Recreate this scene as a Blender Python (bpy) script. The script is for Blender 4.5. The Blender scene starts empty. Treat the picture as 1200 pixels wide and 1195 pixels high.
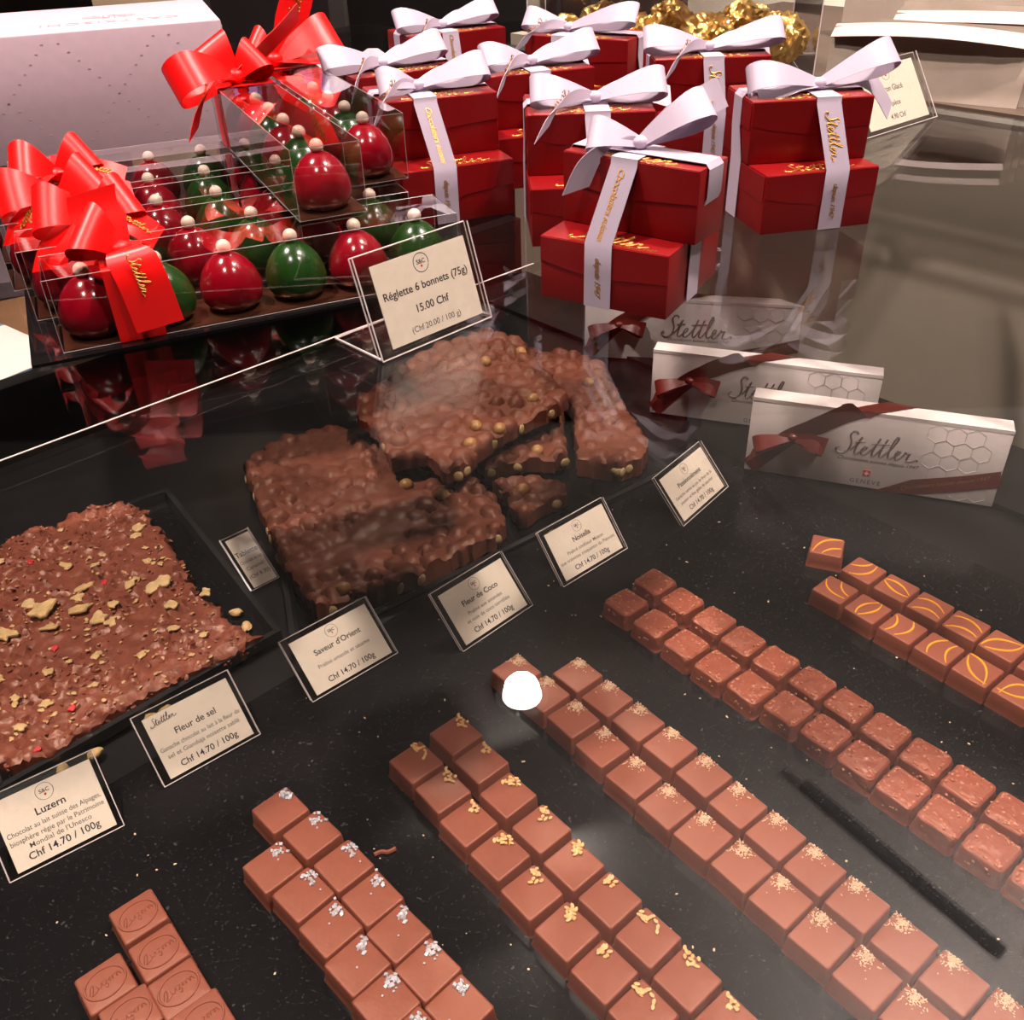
import bpy, bmesh, math, random
from mathutils import Vector, Matrix, noise
from mathutils.geometry import delaunay_2d_cdt
C = bpy.context.scene
COL = C.collection
PI = math.pi
ZG = 95.0            # height of the glass top above the floor, cm
SH = -31.65          # shelf level below the glass top, cm
K = 0.01             # cm -> m
def V(x, y, z=0.0): return Vector((x, y, z))
def loc(x, y, z): return (x*K, y*K, (z+ZG)*K)
AX = math.radians(42.0)
UX, UY = math.cos(AX), math.sin(AX)
def un(u, n): return (u*UX - n*UY, u*UY + n*UX)      # counter axes -> world xy (cm)

# ------------------------------------------------------------------ materials
def srgb(r, g, b):
    f = lambda c: ((c/255+0.055)/1.055)**2.4 if c > 10.3 else c/255/12.92
    return (f(r), f(g), f(b), 1)
MATS = {}
def mat(name, col, rough=0.5, metal=0.0, spec=0.5, noise_amt=0.0, nscale=30, bump=0.0, bscale=60, coat=0.0, sheen=0.0, emit=None, estr=0.0, sss=0.0):
    if name in MATS: return MATS[name]
    m = bpy.data.materials.new(name); m.use_nodes = True
    nt = m.node_tree; b = nt.nodes['Principled BSDF']
    b.inputs['Base Color'].default_value = col
    b.inputs['Roughness'].default_value = rough
    b.inputs['Metallic'].default_value = metal
    b.inputs['Specular IOR Level'].default_value = spec
    b.inputs['Coat Weight'].default_value = coat
    b.inputs['Sheen Weight'].default_value = sheen
    if sss:
        b.inputs['Subsurface Weight'].default_value = sss
        b.inputs['Subsurface Radius'].default_value = (0.004, 0.002, 0.001)
    if emit:
        b.inputs['Emission Color'].default_value = emit
        b.inputs['Emission Strength'].default_value = estr
    if noise_amt or bump:
        tc = nt.nodes.new('ShaderNodeTexCoord')
    if noise_amt:
        n = nt.nodes.new('ShaderNodeTexNoise'); n.inputs['Scale'].default_value = nscale; n.inputs['Detail'].default_value = 6
        nt.links.new(tc.outputs['Object'], n.inputs['Vector'])
        r = nt.nodes.new('ShaderNodeValToRGB')
        r.color_ramp.elements[0].position = 0.3; r.color_ramp.elements[1].position = 0.7
        r.color_ramp.elements[0].color = tuple(c*(1-noise_amt) for c in col[:3]) + (1,)
        r.color_ramp.elements[1].color = tuple(min(1, c*(1+noise_amt)) for c in col[:3]) + (1,)
        nt.links.new(n.outputs['Fac'], r.inputs['Fac']); nt.links.new(r.outputs['Color'], b.inputs['Base Color'])
    if bump:
        n2 = nt.nodes.new('ShaderNodeTexNoise'); n2.inputs['Scale'].default_value = bscale; n2.inputs['Detail'].default_value = 5
        nt.links.new(tc.outputs['Object'], n2.inputs['Vector'])
        bp = nt.nodes.new('ShaderNodeBump'); bp.inputs['Strength'].default_value = bump; bp.inputs['Distance'].default_value = 0.002
        nt.links.new(n2.outputs['Fac'], bp.inputs['Height']); nt.links.new(bp.outputs['Normal'], b.inputs['Normal'])
    MATS[name] = m
    return m
def glassmat(name, tint=(0.97, 0.97, 0.96), f0=0.04, rough=0.0, refl=1.0):
    """clear sheet: what lies behind shows straight through, the surface mirrors by the angle of view (Schlick)"""
    if name in MATS: return MATS[name]
    m = bpy.data.materials.new(name); m.use_nodes = True
    nt = m.node_tree; nt.nodes.clear()
    out = nt.nodes.new('ShaderNodeOutputMaterial'); mix = nt.nodes.new('ShaderNodeMixShader')
    tr = nt.nodes.new('ShaderNodeBsdfTransparent'); gl = nt.nodes.new('ShaderNodeBsdfGlossy')
    tr.inputs['Color'].default_value = (*tint, 1); gl.inputs['Roughness'].default_value = rough
    lw = nt.nodes.new('ShaderNodeLayerWeight'); lw.inputs['Blend'].default_value = 0.5
    p = nt.nodes.new('ShaderNodeMath'); p.operation = 'POWER'; p.inputs[1].default_value = 5
    mu = nt.nodes.new('ShaderNodeMath'); mu.operation = 'MULTIPLY_ADD'; mu.inputs[1].default_value = (1-f0)*refl; mu.inputs[2].default_value = f0*refl
    nt.links.new(lw.outputs['Facing'], p.inputs[0]); nt.links.new(p.outputs[0], mu.inputs[0])
    nt.links.new(mu.outputs[0], mix.inputs['Fac']); nt.links.new(tr.outputs[0], mix.inputs[1]); nt.links.new(gl.outputs[0], mix.inputs[2])
    nt.links.new(mix.outputs[0], out.inputs['Surface'])
    MATS[name] = m
    return m
def m_acrylic_black():
    """glossy black plastic sheet with fine scratches and dust"""
    if 'black_sheet' in MATS: return MATS['black_sheet']
    m = mat('black_sheet', srgb(16, 15, 16), 0.22, spec=0.22)
    nt = m.node_tree; b = nt.nodes['Principled BSDF']
    tc = nt.nodes.new('ShaderNodeTexCoord')
    fac = None
    for k, (sx, rot, thr) in enumerate(((1.0, 0.4, 0.055), (1.0, 1.7, 0.04))):
        mp = nt.nodes.new('ShaderNodeMapping'); mp.inputs['Rotation'].default_value = (0, 0, rot); mp.inputs['Scale'].default_value = (55, 110, 40)
        vo = nt.nodes.new('ShaderNodeTexVoronoi'); vo.feature = 'DISTANCE_TO_EDGE'; vo.inputs['Scale'].default_value = 1.3
        nz = nt.nodes.new('ShaderNodeTexNoise'); nz.inputs['Scale'].default_value = 9; nz.inputs['Detail'].default_value = 4
        nt.links.new(tc.outputs['Object'], mp.inputs['Vector']); nt.links.new(mp.outputs[0], vo.inputs['Vector']); nt.links.new(mp.outputs[0], nz.inputs['Vector'])
        lt = nt.nodes.new('ShaderNodeMath'); lt.operation = 'LESS_THAN'; lt.inputs[1].default_value = thr*0.35
        gt = nt.nodes.new('ShaderNodeMath'); gt.operation = 'GREATER_THAN'; gt.inputs[1].default_value = 0.6
        nt.links.new(vo.outputs['Distance'], lt.inputs[0]); nt.links.new(nz.outputs['Fac'], gt.inputs[0])
        mm = nt.nodes.new('ShaderNodeMath'); mm.operation = 'MULTIPLY'
        nt.links.new(lt.outputs[0], mm.inputs[0]); nt.links.new(gt.outputs[0], mm.inputs[1])
        if fac is None: fac = mm
        else:
            a = nt.nodes.new('ShaderNodeMath'); a.operation = 'MAXIMUM'
            nt.links.new(fac.outputs[0], a.inputs[0]); nt.links.new(mm.outputs[0], a.inputs[1]); fac = a
    dz = nt.nodes.new('ShaderNodeTexNoise'); dz.inputs['Scale'].default_value = 220; dz.inputs['Detail'].default_value = 2
    nt.links.new(tc.outputs['Object'], dz.inputs['Vector'])
    dg = nt.nodes.new('ShaderNodeMath'); dg.operation = 'GREATER_THAN'; dg.inputs[1].default_value = 0.73
    nt.links.new(dz.outputs['Fac'], dg.inputs[0])
    a = nt.nodes.new('ShaderNodeMath'); a.operation = 'MAXIMUM'
    nt.links.new(fac.outputs[0], a.inputs[0]); nt.links.new(dg.outputs[0], a.inputs[1])
    sc = nt.nodes.new('ShaderNodeMath'); sc.operation = 'MULTIPLY'; sc.inputs[1].default_value = 0.10
    nt.links.new(a.outputs[0], sc.inputs[0])
    mx = nt.nodes.new('ShaderNodeMix'); mx.data_type = 'RGBA'
    mx.inputs[6].default_value = srgb(16, 15, 16); mx.inputs[7].default_value = srgb(150, 145, 145)
    nt.links.new(sc.outputs[0], mx.inputs[0]); nt.links.new(mx.outputs[2], b.inputs['Base Color'])
    sm = nt.nodes.new('ShaderNodeTexNoise'); sm.inputs['Scale'].default_value = 7; sm.inputs['Detail'].default_value = 8
    nt.links.new(tc.outputs['Object'], sm.inputs['Vector'])
    mr = nt.nodes.new('ShaderNodeMapRange'); mr.inputs[3].default_value = 0.1; mr.inputs[4].default_value = 0.24
    nt.links.new(sm.outputs['Fac'], mr.inputs[0]); nt.links.new(mr.outputs[0], b.inputs['Roughness'])
    return m
GLASS = glassmat('clear_glass', (0.985, 0.985, 0.98), 0.04)
FILM = glassmat('clear_plastic_film', (0.965, 0.955, 0.955), 0.045, 0.02, 1.8)
ACR = glassmat('clear_acrylic', (0.96, 0.96, 0.955), 0.045, 0.02)
FEDGE = mat('film_edge_glint', srgb(150, 138, 138), 0.2, spec=0.7)  # pale colour puts glints of light along the film folds
EDGE = mat('clear_edge_glint', srgb(205, 190, 188), 0.15, spec=0.8)  # pale colour stands in for bright glints on clear edges
BLACK = mat('black_laminate', srgb(16, 14, 15), 0.3, spec=0.4, noise_amt=0.2, nscale=40)
CHOC = mat('milk_chocolate', srgb(122, 67, 52), 0.40, spec=0.4, noise_amt=0.05, nscale=160, bump=0.06, bscale=500)
CHOCB = mat('milk_chocolate_crisp', srgb(126, 66, 50), 0.34, spec=0.42, noise_amt=0.1, nscale=200, bump=0.15, bscale=400)
SLABM = mat('slab_chocolate', srgb(116, 62, 47), 0.38, spec=0.45, noise_amt=0.18, nscale=90, bump=0.2, bscale=350)
SLABN = mat('nut_slab_chocolate', srgb(96, 54, 41), 0.42, spec=0.25, noise_amt=0.16, nscale=70, bump=0.06, bscale=300)
for m_ in (CHOC, CHOCB, SLABM, SLABN): m_.node_tree.nodes['Principled BSDF'].inputs['Specular Tint'].default_value = (1.0, 0.72, 0.58, 1)
SESAME = mat('sesame', srgb(196, 150, 96), 0.5, noise_amt=0.15, nscale=300)
COCON = mat('coconut_flake', srgb(200, 166, 134), 0.6, noise_amt=0.15, nscale=300)
SALT = mat('salt_crystal', srgb(170, 164, 168), 0.25, noise_amt=0.1, nscale=400)
FINE = mat('coated_crumb', srgb(172, 122, 82), 0.45, noise_amt=0.3, nscale=200)
ALM = mat('almond_bits', srgb(158, 94, 66), 0.35, noise_amt=0.2, nscale=300)
CRUMB = mat('feuilletine_flake', srgb(188, 152, 102), 0.6, noise_amt=0.25, nscale=180, bump=0.4, bscale=500)
RASP = mat('dried_raspberry', srgb(190, 40, 45), 0.5, noise_amt=0.2, nscale=300)
NUT = mat('roasted_hazelnut', srgb(142, 98, 52), 0.45, noise_amt=0.35, nscale=160)
NUTC = mat('cut_hazelnut', srgb(168, 140, 98), 0.5, noise_amt=0.2, nscale=200)
YEL = mat('yellow_icing', srgb(214, 142, 30), 0.4)
REDP = mat('red_pearl_card', srgb(132, 7, 12), 0.36, metal=0.25, spec=0.5, noise_amt=0.04, nscale=900)
GOLDP = mat('gold_foil_print', srgb(172, 122, 54), 0.42, metal=0.6)
GOLDF = mat('gold_foil', srgb(236, 196, 120), 0.34, metal=0.85)
WRIB = mat('white_satin', srgb(176, 160, 178), 0.42, spec=0.4)
RRIB = mat('red_satin', srgb(222, 10, 10), 0.38, spec=0.35)
BRIB = mat('brown_satin', srgb(92, 24, 20), 0.32, spec=0.5)
CARD = mat('cream_card', srgb(234, 216, 199), 0.75, noise_amt=0.04, nscale=220)
INK = mat('black_ink', srgb(30, 26, 30), 0.7)
INKG = mat('grey_ink', srgb(78, 68, 66), 0.7)
INKR = mat('red_ink', srgb(200, 60, 56), 0.7)
WBOX = mat('white_box_card', srgb(222, 208, 206), 0.55, noise_amt=0.02, nscale=300)
PINK = mat('pale_pink_card', srgb(178, 152, 164), 0.55, noise_amt=0.03, nscale=120)
EGGR = mat('red_egg_shell', srgb(126, 4, 22), 0.16, spec=0.6, noise_amt=0.06, nscale=200)
EGGG = mat('green_egg_shell', srgb(24, 56, 16), 0.2, spec=0.6, noise_amt=0.25, nscale=110)
PEARL = mat('cream_pearl', srgb(236, 210, 190), 0.3, spec=0.5)
GREIGE = mat('greige_panel', srgb(150, 138, 124), 0.6, noise_amt=0.03)
PAPERB = mat('brown_white_paper', srgb(150, 133, 121), 0.75, noise_amt=0.05, nscale=60, bump=0.2, bscale=40)

# ------------------------------------------------------------------ mesh helpers (all sizes in cm)
class MB:
    def __init__(s): s.bm = bmesh.new()
    def box(s, x0, x1, y0, y1, z0, z1, M=None):
        vs = [s.bm.verts.new((M @ V(x, y, z)) if M else V(x, y, z)) for x in (x0, x1) for y in (y0, y1) for z in (z0, z1)]
        for f in ((0,1,3,2),(4,6,7,5),(0,4,5,1),(2,3,7,6),(0,2,6,4),(1,5,7,3)): s.bm.faces.new([vs[i] for i in f])
        return s
    def tube(s, pts, r, n=6, closed=False):
        pts = [Vector(p) for p in pts]; rings = []
        m = len(pts)
        for i, p in enumerate(pts):
            a = pts[(i-1) % m] if (closed or i > 0) else p
            b = pts[(i+1) % m] if (closed or i < m-1) else p
            d = (b-a).normalized() if (b-a).length > 1e-9 else V(1, 0, 0)
            up = V(0, 0, 1) if abs(d.z) < 0.9 else V(1, 0, 0)
            e = d.cross(up).normalized(); f = e.cross(d)
            rr = r[i] if isinstance(r, (list, tuple)) else r
            rings.append([s.bm.verts.new(p + e*rr*math.cos(2*PI*k/n) + f*rr*math.sin(2*PI*k/n)) for k in range(n)])
        rng = range(m) if closed else range(m-1)
        for i in rng:
            A, B = rings[i], rings[(i+1) % m]
            for k in range(n): s.bm.faces.new((A[k], A[(k+1) % n], B[(k+1) % n], B[k]))
        if not closed:
            s.bm.faces.new(rings[0][::-1]); s.bm.faces.new(rings[-1])
        return s
    def sheet(s, centers, widths, th=0.03):
        """ribbon: centre points and half-width vectors, given a real thickness"""
        P = [Vector(p) for p in centers]; W = [Vector(w) for w in widths]; n = len(P); top = []; bot = []
        for i in range(n):
            t = (P[min(i+1, n-1)] - P[max(i-1, 0)])
            nn = t.cross(W[i]); nn = nn.normalized()*th*0.5 if nn.length > 1e-9 else V(0, 0, th*0.5)
            row = [(-1.0), (-0.5), 0.0, 0.5, 1.0]
            top.append([s.bm.verts.new(P[i]+W[i]*q+nn) for q in row]); bot.append([s.bm.verts.new(P[i]+W[i]*q-nn) for q in row])
        for i in range(n-1):
            for k in range(4):
                s.bm.faces.new((top[i][k], top[i][k+1], top[i+1][k+1], top[i+1][k]))
                s.bm.faces.new((bot[i][k+1], bot[i][k], bot[i+1][k], bot[i+1][k+1]))
            s.bm.faces.new((top[i][0], top[i+1][0], bot[i+1][0], bot[i][0])); s.bm.faces.new((top[i+1][4], top[i][4], bot[i][4], bot[i+1][4]))
        for i in (0, n-1):
            for k in range(4):
                q = (top[i][k], bot[i][k], bot[i][k+1], top[i][k+1]); s.bm.faces.new(q if i == 0 else q[::-1])
        return s
    def lathe(s, prof, n=24, c=(0, 0, 0)):
        rings = []
        for r, z in prof:
            if r < 1e-6: rings.append([s.bm.verts.new(V(c[0], c[1], c[2]+z))])
            else: rings.append([s.bm.verts.new(V(c[0]+r*math.cos(2*PI*k/n), c[1]+r*math.sin(2*PI*k/n), c[2]+z)) for k in range(n)])
        for A, B in zip(rings, rings[1:]):
            for k in range(n):
                a = A[k % len(A)]; a2 = A[(k+1) % len(A)]; b = B[k % len(B)]; b2 = B[(k+1) % len(B)]
                q = []
                for v in (a, a2, b2, b):
                    if v not in q: q.append(v)
                if len(q) > 2: s.bm.faces.new(q)
        return s
    def ell(s, c, rx, ry, rz, M=None, sub=2, jit=0.0, rnd=None):
        b = bmesh.new(); bmesh.ops.create_icosphere(b, subdivisions=sub, radius=1)
        mp = {}
        for v in b.verts:
            p = v.co.copy()
            if jit: p *= 1+rnd.uniform(-jit, jit)
            p = V(p.x*rx, p.y*ry, p.z*rz)
            if M: p = M @ p
            mp[v] = s.bm.verts.new(p+Vector(c))
        for f in b.faces: s.bm.faces.new([mp[v] for v in f.verts])
        b.free(); return s
    def poly(s, pts, z0, z1):
        """extruded outline (counter-clockwise)"""
        a = [s.bm.verts.new(V(x, y, z1)) for x, y in pts]; b = [s.bm.verts.new(V(x, y, z0)) for x, y in pts]; n = len(pts)
        s.bm.faces.new(a); s.bm.faces.new(b[::-1])
        for i in range(n): s.bm.faces.new((a[i], b[i], b[(i+1) % n], a[(i+1) % n]))
        return s
    def xf(s, M): bmesh.ops.transform(s.bm, matrix=M, verts=s.bm.verts); return s
    def bevel(s, w, seg=2, ang=0.5):
        bmesh.ops.recalc_face_normals(s.bm, faces=s.bm.faces)
        es = [e for e in s.bm.edges if len(e.link_faces) == 2 and e.calc_face_angle(0) > ang]
        bmesh.ops.bevel(s.bm, geom=es, offset=w, segments=seg, affect='EDGES', profile=0.5, clamp_overlap=True); return s
    def mesh(s, name, m, smooth=True, recalc=True):
        if recalc: bmesh.ops.recalc_face_normals(s.bm, faces=s.bm.faces)
        bmesh.ops.scale(s.bm, vec=(K, K, K), verts=s.bm.verts)
        me = bpy.data.meshes.new(name); s.bm.to_mesh(me); s.bm.free()
        me.materials.append(m)
        if smooth:
            for p in me.polygons: p.use_smooth = True
            try: me.set_sharp_from_angle(angle=math.radians(40))
            except Exception: pass
        return me
    def build(s, name, m, parent=None, smooth=True, at=None, rz=0.0, recalc=True):
        o = bpy.data.objects.new(name, s.mesh(name, m, smooth, recalc)); COL.objects.link(o)
        if parent: o.parent = parent
        if at is not None: o.location = at if parent is None else Vector(at)*K
        o.rotation_euler = (0, 0, rz)
        return o
def tag(o, label, cat, group=None):
    o['label'] = label; o['category'] = cat
    if group: o['group'] = group
    return o
def thing(name, label, cat, at, rz=0.0, group=None):
    o = bpy.data.objects.new(name, None); COL.objects.link(o); o.empty_display_size = 0.02
    o.location = loc(*at); o.rotation_euler = (0, 0, rz)
    return tag(o, label, cat, group)
def struct(o): o['kind'] = 'structure'; return o
def inst(name, me, parent=None, at=(0, 0, 0), rot=(0, 0, 0)):
    o = bpy.data.objects.new(name, me); COL.objects.link(o)
    if parent: o.parent = parent; o.location = Vector(at)*K
    else: o.location = loc(*at)
    o.rotation_euler = rot
    return o

# ------------------------------------------------------------------ lettering
def text_into(mb, txt, size, M, bold=0.0, shear=0.0, align='CENTER', spacing=1.0, lift=0.0):
    cu = bpy.data.curves.new('t', 'FONT'); cu.body = txt; cu.size = size; cu.align_x = align; cu.align_y = 'CENTER'
    cu.offset = bold*size; cu.shear = shear; cu.space_character = spacing; cu.resolution_u = 3; cu.extrude = 0.004
    ob = bpy.data.objects.new('t', cu); COL.objects.link(ob)
    dg = bpy.context.evaluated_depsgraph_get(); dg.update()
    me = bpy.data.meshes.new_from_object(ob.evaluated_get(dg))
    me.transform(M @ Matrix.Translation((0, 0, lift)))
    mb.bm.from_mesh(me)
    bpy.data.objects.remove(ob); bpy.data.curves.remove(cu); bpy.data.meshes.remove(me)
def crom(pts, n=5):
    out = []; m = len(pts)
    for i in range(m-1):
        p0, p1, p2, p3 = pts[max(i-1, 0)], pts[i], pts[i+1], pts[min(i+2, m-1)]
        for k in range(n):
            t = k/n
            out.append(tuple(0.5*(2*b + (c-a)*t + (2*a-5*b+4*c-d)*t*t + (-a+3*b-3*c+d)*t**3) for a, b, c, d in zip(p0, p1, p2, p3)))
    out.append(tuple(pts[-1])); return out
SCRIPT = [  # flowing hand lettering 'Stettler', x-height 1
    [(1.45,2.55),(1.2,2.85),(0.8,2.75),(0.62,2.3),(0.85,1.75),(1.0,1.1),(0.8,0.35),(0.2,0.0),(-0.45,0.15),(-0.6,0.5),(-0.35,0.72)],
    [(1.0,0.45),(1.5,1.0),(2.05,2.3),(1.75,1.2),(1.65,0.4),(1.85,0.05),(2.3,0.35),(2.8,0.75),(3.0,1.05),(2.8,1.22),(2.5,0.85),(2.45,0.35),(2.75,0.03),(3.25,0.4),(3.85,1.3),(4.2,2.4),(3.85,1.2),(3.75,0.4),(3.95,0.05),(4.3,0.4),(4.75,1.3),(5.05,2.4),(4.75,1.2),(4.65,0.4),(4.85,0.05),(5.3,0.5),(5.95,1.6),(6.25,2.6),(6.1,2.85),(5.85,2.3),(5.65,1.0),(5.7,0.3),(5.95,0.05),(6.4,0.4),(6.85,0.8),(6.95,1.1),(6.7,1.2),(6.5,0.85),(6.5,0.3),(6.8,0.03),(7.3,0.5),(7.6,1.15),(7.75,0.95),(8.15,1.05),(7.95,0.5),(8.0,0.1),(8.5,0.1),(9.1,0.45),(9.2,0.2)],
    [(1.35,1.62),(2.5,1.75)], [(3.4,1.65),(5.5,1.82)]]
def script_into(mb, M, w=4.0, r=0.05):
    s = w/9.8
    for st in SCRIPT:
        pts = [M @ V((x+0.12*y-4.3)*s, (y-1.2)*s, 0) for x, y in crom(st, 4)]
        mb.tube(pts, r, 4)
def ring_into(mb, M, cx, cy, R, r, n=28):
    mb.tube([M @ V(cx+R*math.cos(2*PI*k/n), cy+R*math.sin(2*PI*k/n), 0) for k in range(n)], r, 4, closed=True)

# ------------------------------------------------------------------ camera
f_px = 1107.0; pitch = math.radians(34.9); roll = math.radians(-2.0)
F = V(0, math.cos(pitch), -math.sin(pitch)); R0 = V(1, 0, 0); U0 = R0.cross(F)
Rr = R0*math.cos(roll) + U0*math.sin(roll); Ur = -R0*math.sin(roll) + U0*math.cos(roll)
cam = bpy.data.cameras.new('camera'); cam.sensor_fit = 'HORIZONTAL'; cam.sensor_width = 36.0; cam.lens = f_px/1200*36
cam.clip_start = 0.01; cam.clip_end = 50
co = bpy.data.objects.new('camera', cam); COL.objects.link(co)
mw = Matrix((Rr, Ur, -F)).transposed().to_4x4(); mw.translation = Vector(loc(0, 0, 17.7)); co.matrix_world = mw
C.camera = co

# ------------------------------------------------------------------ room
FL_M = mat('floor_brown', srgb(96, 74, 60), 0.5, noise_amt=0.2, nscale=6)
WALLD = mat('dark_wall', srgb(44, 36, 34), 0.6, noise_amt=0.1, nscale=5)
WALLG = mat('greige_wall', srgb(186, 172, 156), 0.7, noise_amt=0.04, nscale=4)
CEILM = mat('ceiling_paint', srgb(140, 133, 128), 0.8, noise_amt=0.03, nscale=4)
def slabbox(name, m, x0, x1, y0, y1, z0, z1):
    cx, cy, cz = (x0+x1)/2, (y0+y1)/2, (z0+z1)/2
    return MB().box(x0-cx, x1-cx, y0-cy, y1-cy, z0-cz, z1-cz).build(name, m, at=loc(cx, cy, cz), smooth=False)
RX0, RX1, RY0, RY1, CH = -260, 420, -260, 340, 176
struct(slabbox('floor', FL_M, RX0, RX1, RY0, RY1, -ZG-4, -ZG))
struct(slabbox('ceiling', CEILM, RX0, RX1, RY0, RY1, CH, CH+6))
struct(slabbox('wall_back', WALLD, RX0, 62, RY1, RY1+8, -ZG, CH))
struct(slabbox('wall_back_right', WALLG, 62, RX1, RY1, RY1+8, -ZG, CH))
struct(slabbox('wall_right', WALLG, RX1, RX1+8, RY0, RY1, -ZG, CH))
struct(slabbox('wall_left', WALLD, RX0-8, RX0, RY0, RY1, -ZG, CH))
struct(slabbox('wall_front', WALLD, RX0, RX1, RY0-8, RY0, -ZG, CH))

# ------------------------------------------------------------------ display case
case = thing('display_case', 'long glass topped display counter with a black shelf holding the chocolates', 'display case', (0, 0, -ZG))
UL, UR, NF, NB = -34, 79, -3.5, 96
def quad(u0, u1, n0, n1): return [un(u0, n0), un(u1, n0), un(u1, n1), un(u0, n1)]
def cpart(name, m, pts, z0, z1, smooth=False):
    return MB().poly(pts, z0+ZG, z1+ZG).build(name, m, case, smooth)
cpart('base_cabinet', BLACK, quad(UL, 91, NF, NB), -ZG, SH-3)
cpart('shelf', BLACK, quad(UL, 89, NF, NB-1), SH-3, SH-0.22)
cpart('back_ledge', BLACK, quad(UL, 89, NB-1, NB+1.2), SH-3, -24)
cpart('end_panel', GREIGE, quad(89, 91, NF, NB), SH-3, -1.0)
cpart('end_ledge', BLACK, quad(78, 88.9, NF+1, NB-2), SH-0.2, SH+0.35)
cpart('end_wall', BLACK, quad(UL-2, UL, NF, NB), SH-3, -0.9)
cpart('front_glass', GLASS, quad(UL, 89, NF-0.8, NF), SH-3, -0.82)
cpart('top_glass', GLASS, quad(UL, UR, NF-0.8, 34.45), -0.6, 0)
cpart('top_glass', GLASS, quad(UL, UR, 34.6, 112), -0.6, 0)
a, b = un(6.3-8, 34.52), un(33.2, 34.52)
MB().tube([V(a[0], a[1], ZG-0.03), V(b[0], b[1], ZG-0.03)], 0.032, 6).build('glass_joint', EDGE, case)
a, b = un(UR, 10), un(UR, 100)
MB().tube([V(a[0], a[1], ZG-0.4), V(b[0], b[1], ZG-0.4)], 0.3, 6).build('glass_rim', mat('green_glass_edge', srgb(92, 90, 82), 0.25), case)
sheet = MB().poly(quad(UL+1, 69, NF+1, 48.5), SH-0.22, SH).build('shelf_sheet', m_acrylic_black(), at=loc(0, 0, 0), smooth=False)
tag(sheet, 'scratched glossy black acrylic sheet under the rows of pralines', 'display sheet')

# ------------------------------------------------------------------ pralines
rnd = random.Random(7)
def praline_mesh(kind, k):
    r = random.Random(hash_(kind)*31+k)
    b = bmesh.new()
    if kind == 'luz':
        bw, tw, h = 2.62, 2.45, 1.3
    else:
        bw, tw, h = 2.74, 2.52, 1.42
    nseg = 14
    mb = MB(); mb.bm.free(); mb.bm = b
    crisp = kind == 'crisp'
    # lofted rounded-square rings
    def ring(w, z, rad):
        pts = []
        hw = w/2-rad
        for q, (sx, sy) in enumerate(((1, 1), (-1, 1), (-1, -1), (1, -1))):
            for i in range(5):
                a = PI/2*q + PI/2*i/4
                pts.append((sx*hw + rad*math.cos(a), sy*hw + rad*math.sin(a), z))
        return pts
    rr = 0.16 if not crisp else 0.38
    e = 0.09 if not crisp else 0.26
    prof = [(bw+0.1, 0, rr), (bw+0.02, 0.12, rr), (bw-0.06, h*0.35, rr), (tw+0.06, h-e*1.1, rr), (tw, h-e*0.45, rr), (tw-e*0.9, h-e*0.06, rr*0.9), (tw-e*2.4, h+0.0, rr*0.8), (tw*0.55, h+0.035, 0.2), (tw*0.25, h+0.045, 0.1)]
    rings = []
    for w, z, rad in prof:
        row = []
        for (x, y, z_) in ring(w, z, min(rad, w/2*0.9)):
            if z < 0.2 and kind != 'luz':
                q = 1+0.03*noise.noise(V(x*1.7+k*9, y*1.7, 3))
                x *= q; y *= q
            row.append(b.verts.new((x, y, z_)))
        rings.append(row)
    for A, B in zip(rings, rings[1:]):
        n = len(A)
        for i in range(n): b.faces.new((A[i], A[(i+1) % n], B[(i+1) % n], B[i]))
    b.faces.new(rings[0][::-1]); b.faces.new(rings[-1])
    if crisp:
        bmesh.ops.triangulate(b, faces=b.faces[:]); bmesh.ops.subdivide_edges(b, edges=b.edges[:], cuts=2, use_grid_fill=True)
        b.normal_update()
        for v in b.verts:
            if v.co.z > 0.05:
                p = v.co
                d = 0.055*noise.noise(p*1.6+V(k*5, 0, 0)) + 0.05*max(0, noise.noise(p*4.2+V(0, k*7, 0))-0.1)*2
                v.co = p + v.normal*d
        return mb.mesh('praline', CHOCB)
    if kind == 'luz':
        n = 32
        mb.tube([V(1.05*math.cos(2*PI*i/n), 0.86*math.sin(2*PI*i/n), h+0.02) for i in range(n)], 0.065, 6, closed=True)
        word = [[(-0.75,-0.1),(-0.62,0.22),(-0.5,0.3),(-0.55,0.0),(-0.68,-0.22),(-0.52,-0.2),(-0.35,-0.1)],
                [(-0.38,0.12),(-0.32,-0.08),(-0.2,-0.08),(-0.15,0.12),(-0.1,-0.08)], [(-0.02,0.12),(0.1,0.1),(-0.02,-0.1),(0.1,-0.1),(0.04,-0.32),(-0.05,-0.2)],
                [(0.2,0.0),(0.3,0.06),(0.24,0.12),(0.18,0.0),(0.28,-0.1)], [(0.36,0.12),(0.36,-0.08),(0.42,0.1),(0.5,0.1)], [(0.55,0.1),(0.55,-0.08),(0.63,0.1),(0.7,0.0),(0.74,-0.1)]]
        for st in word: mb.tube([V(x*1.15, y*1.1+0.1*x, h+0.045) for x, y in crom(st, 4)], 0.024, 4)
    return mb.mesh('praline', CHOC)
def hash_(s): return sum((i+3)*ord(c) for i, c in enumerate(s))
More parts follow.
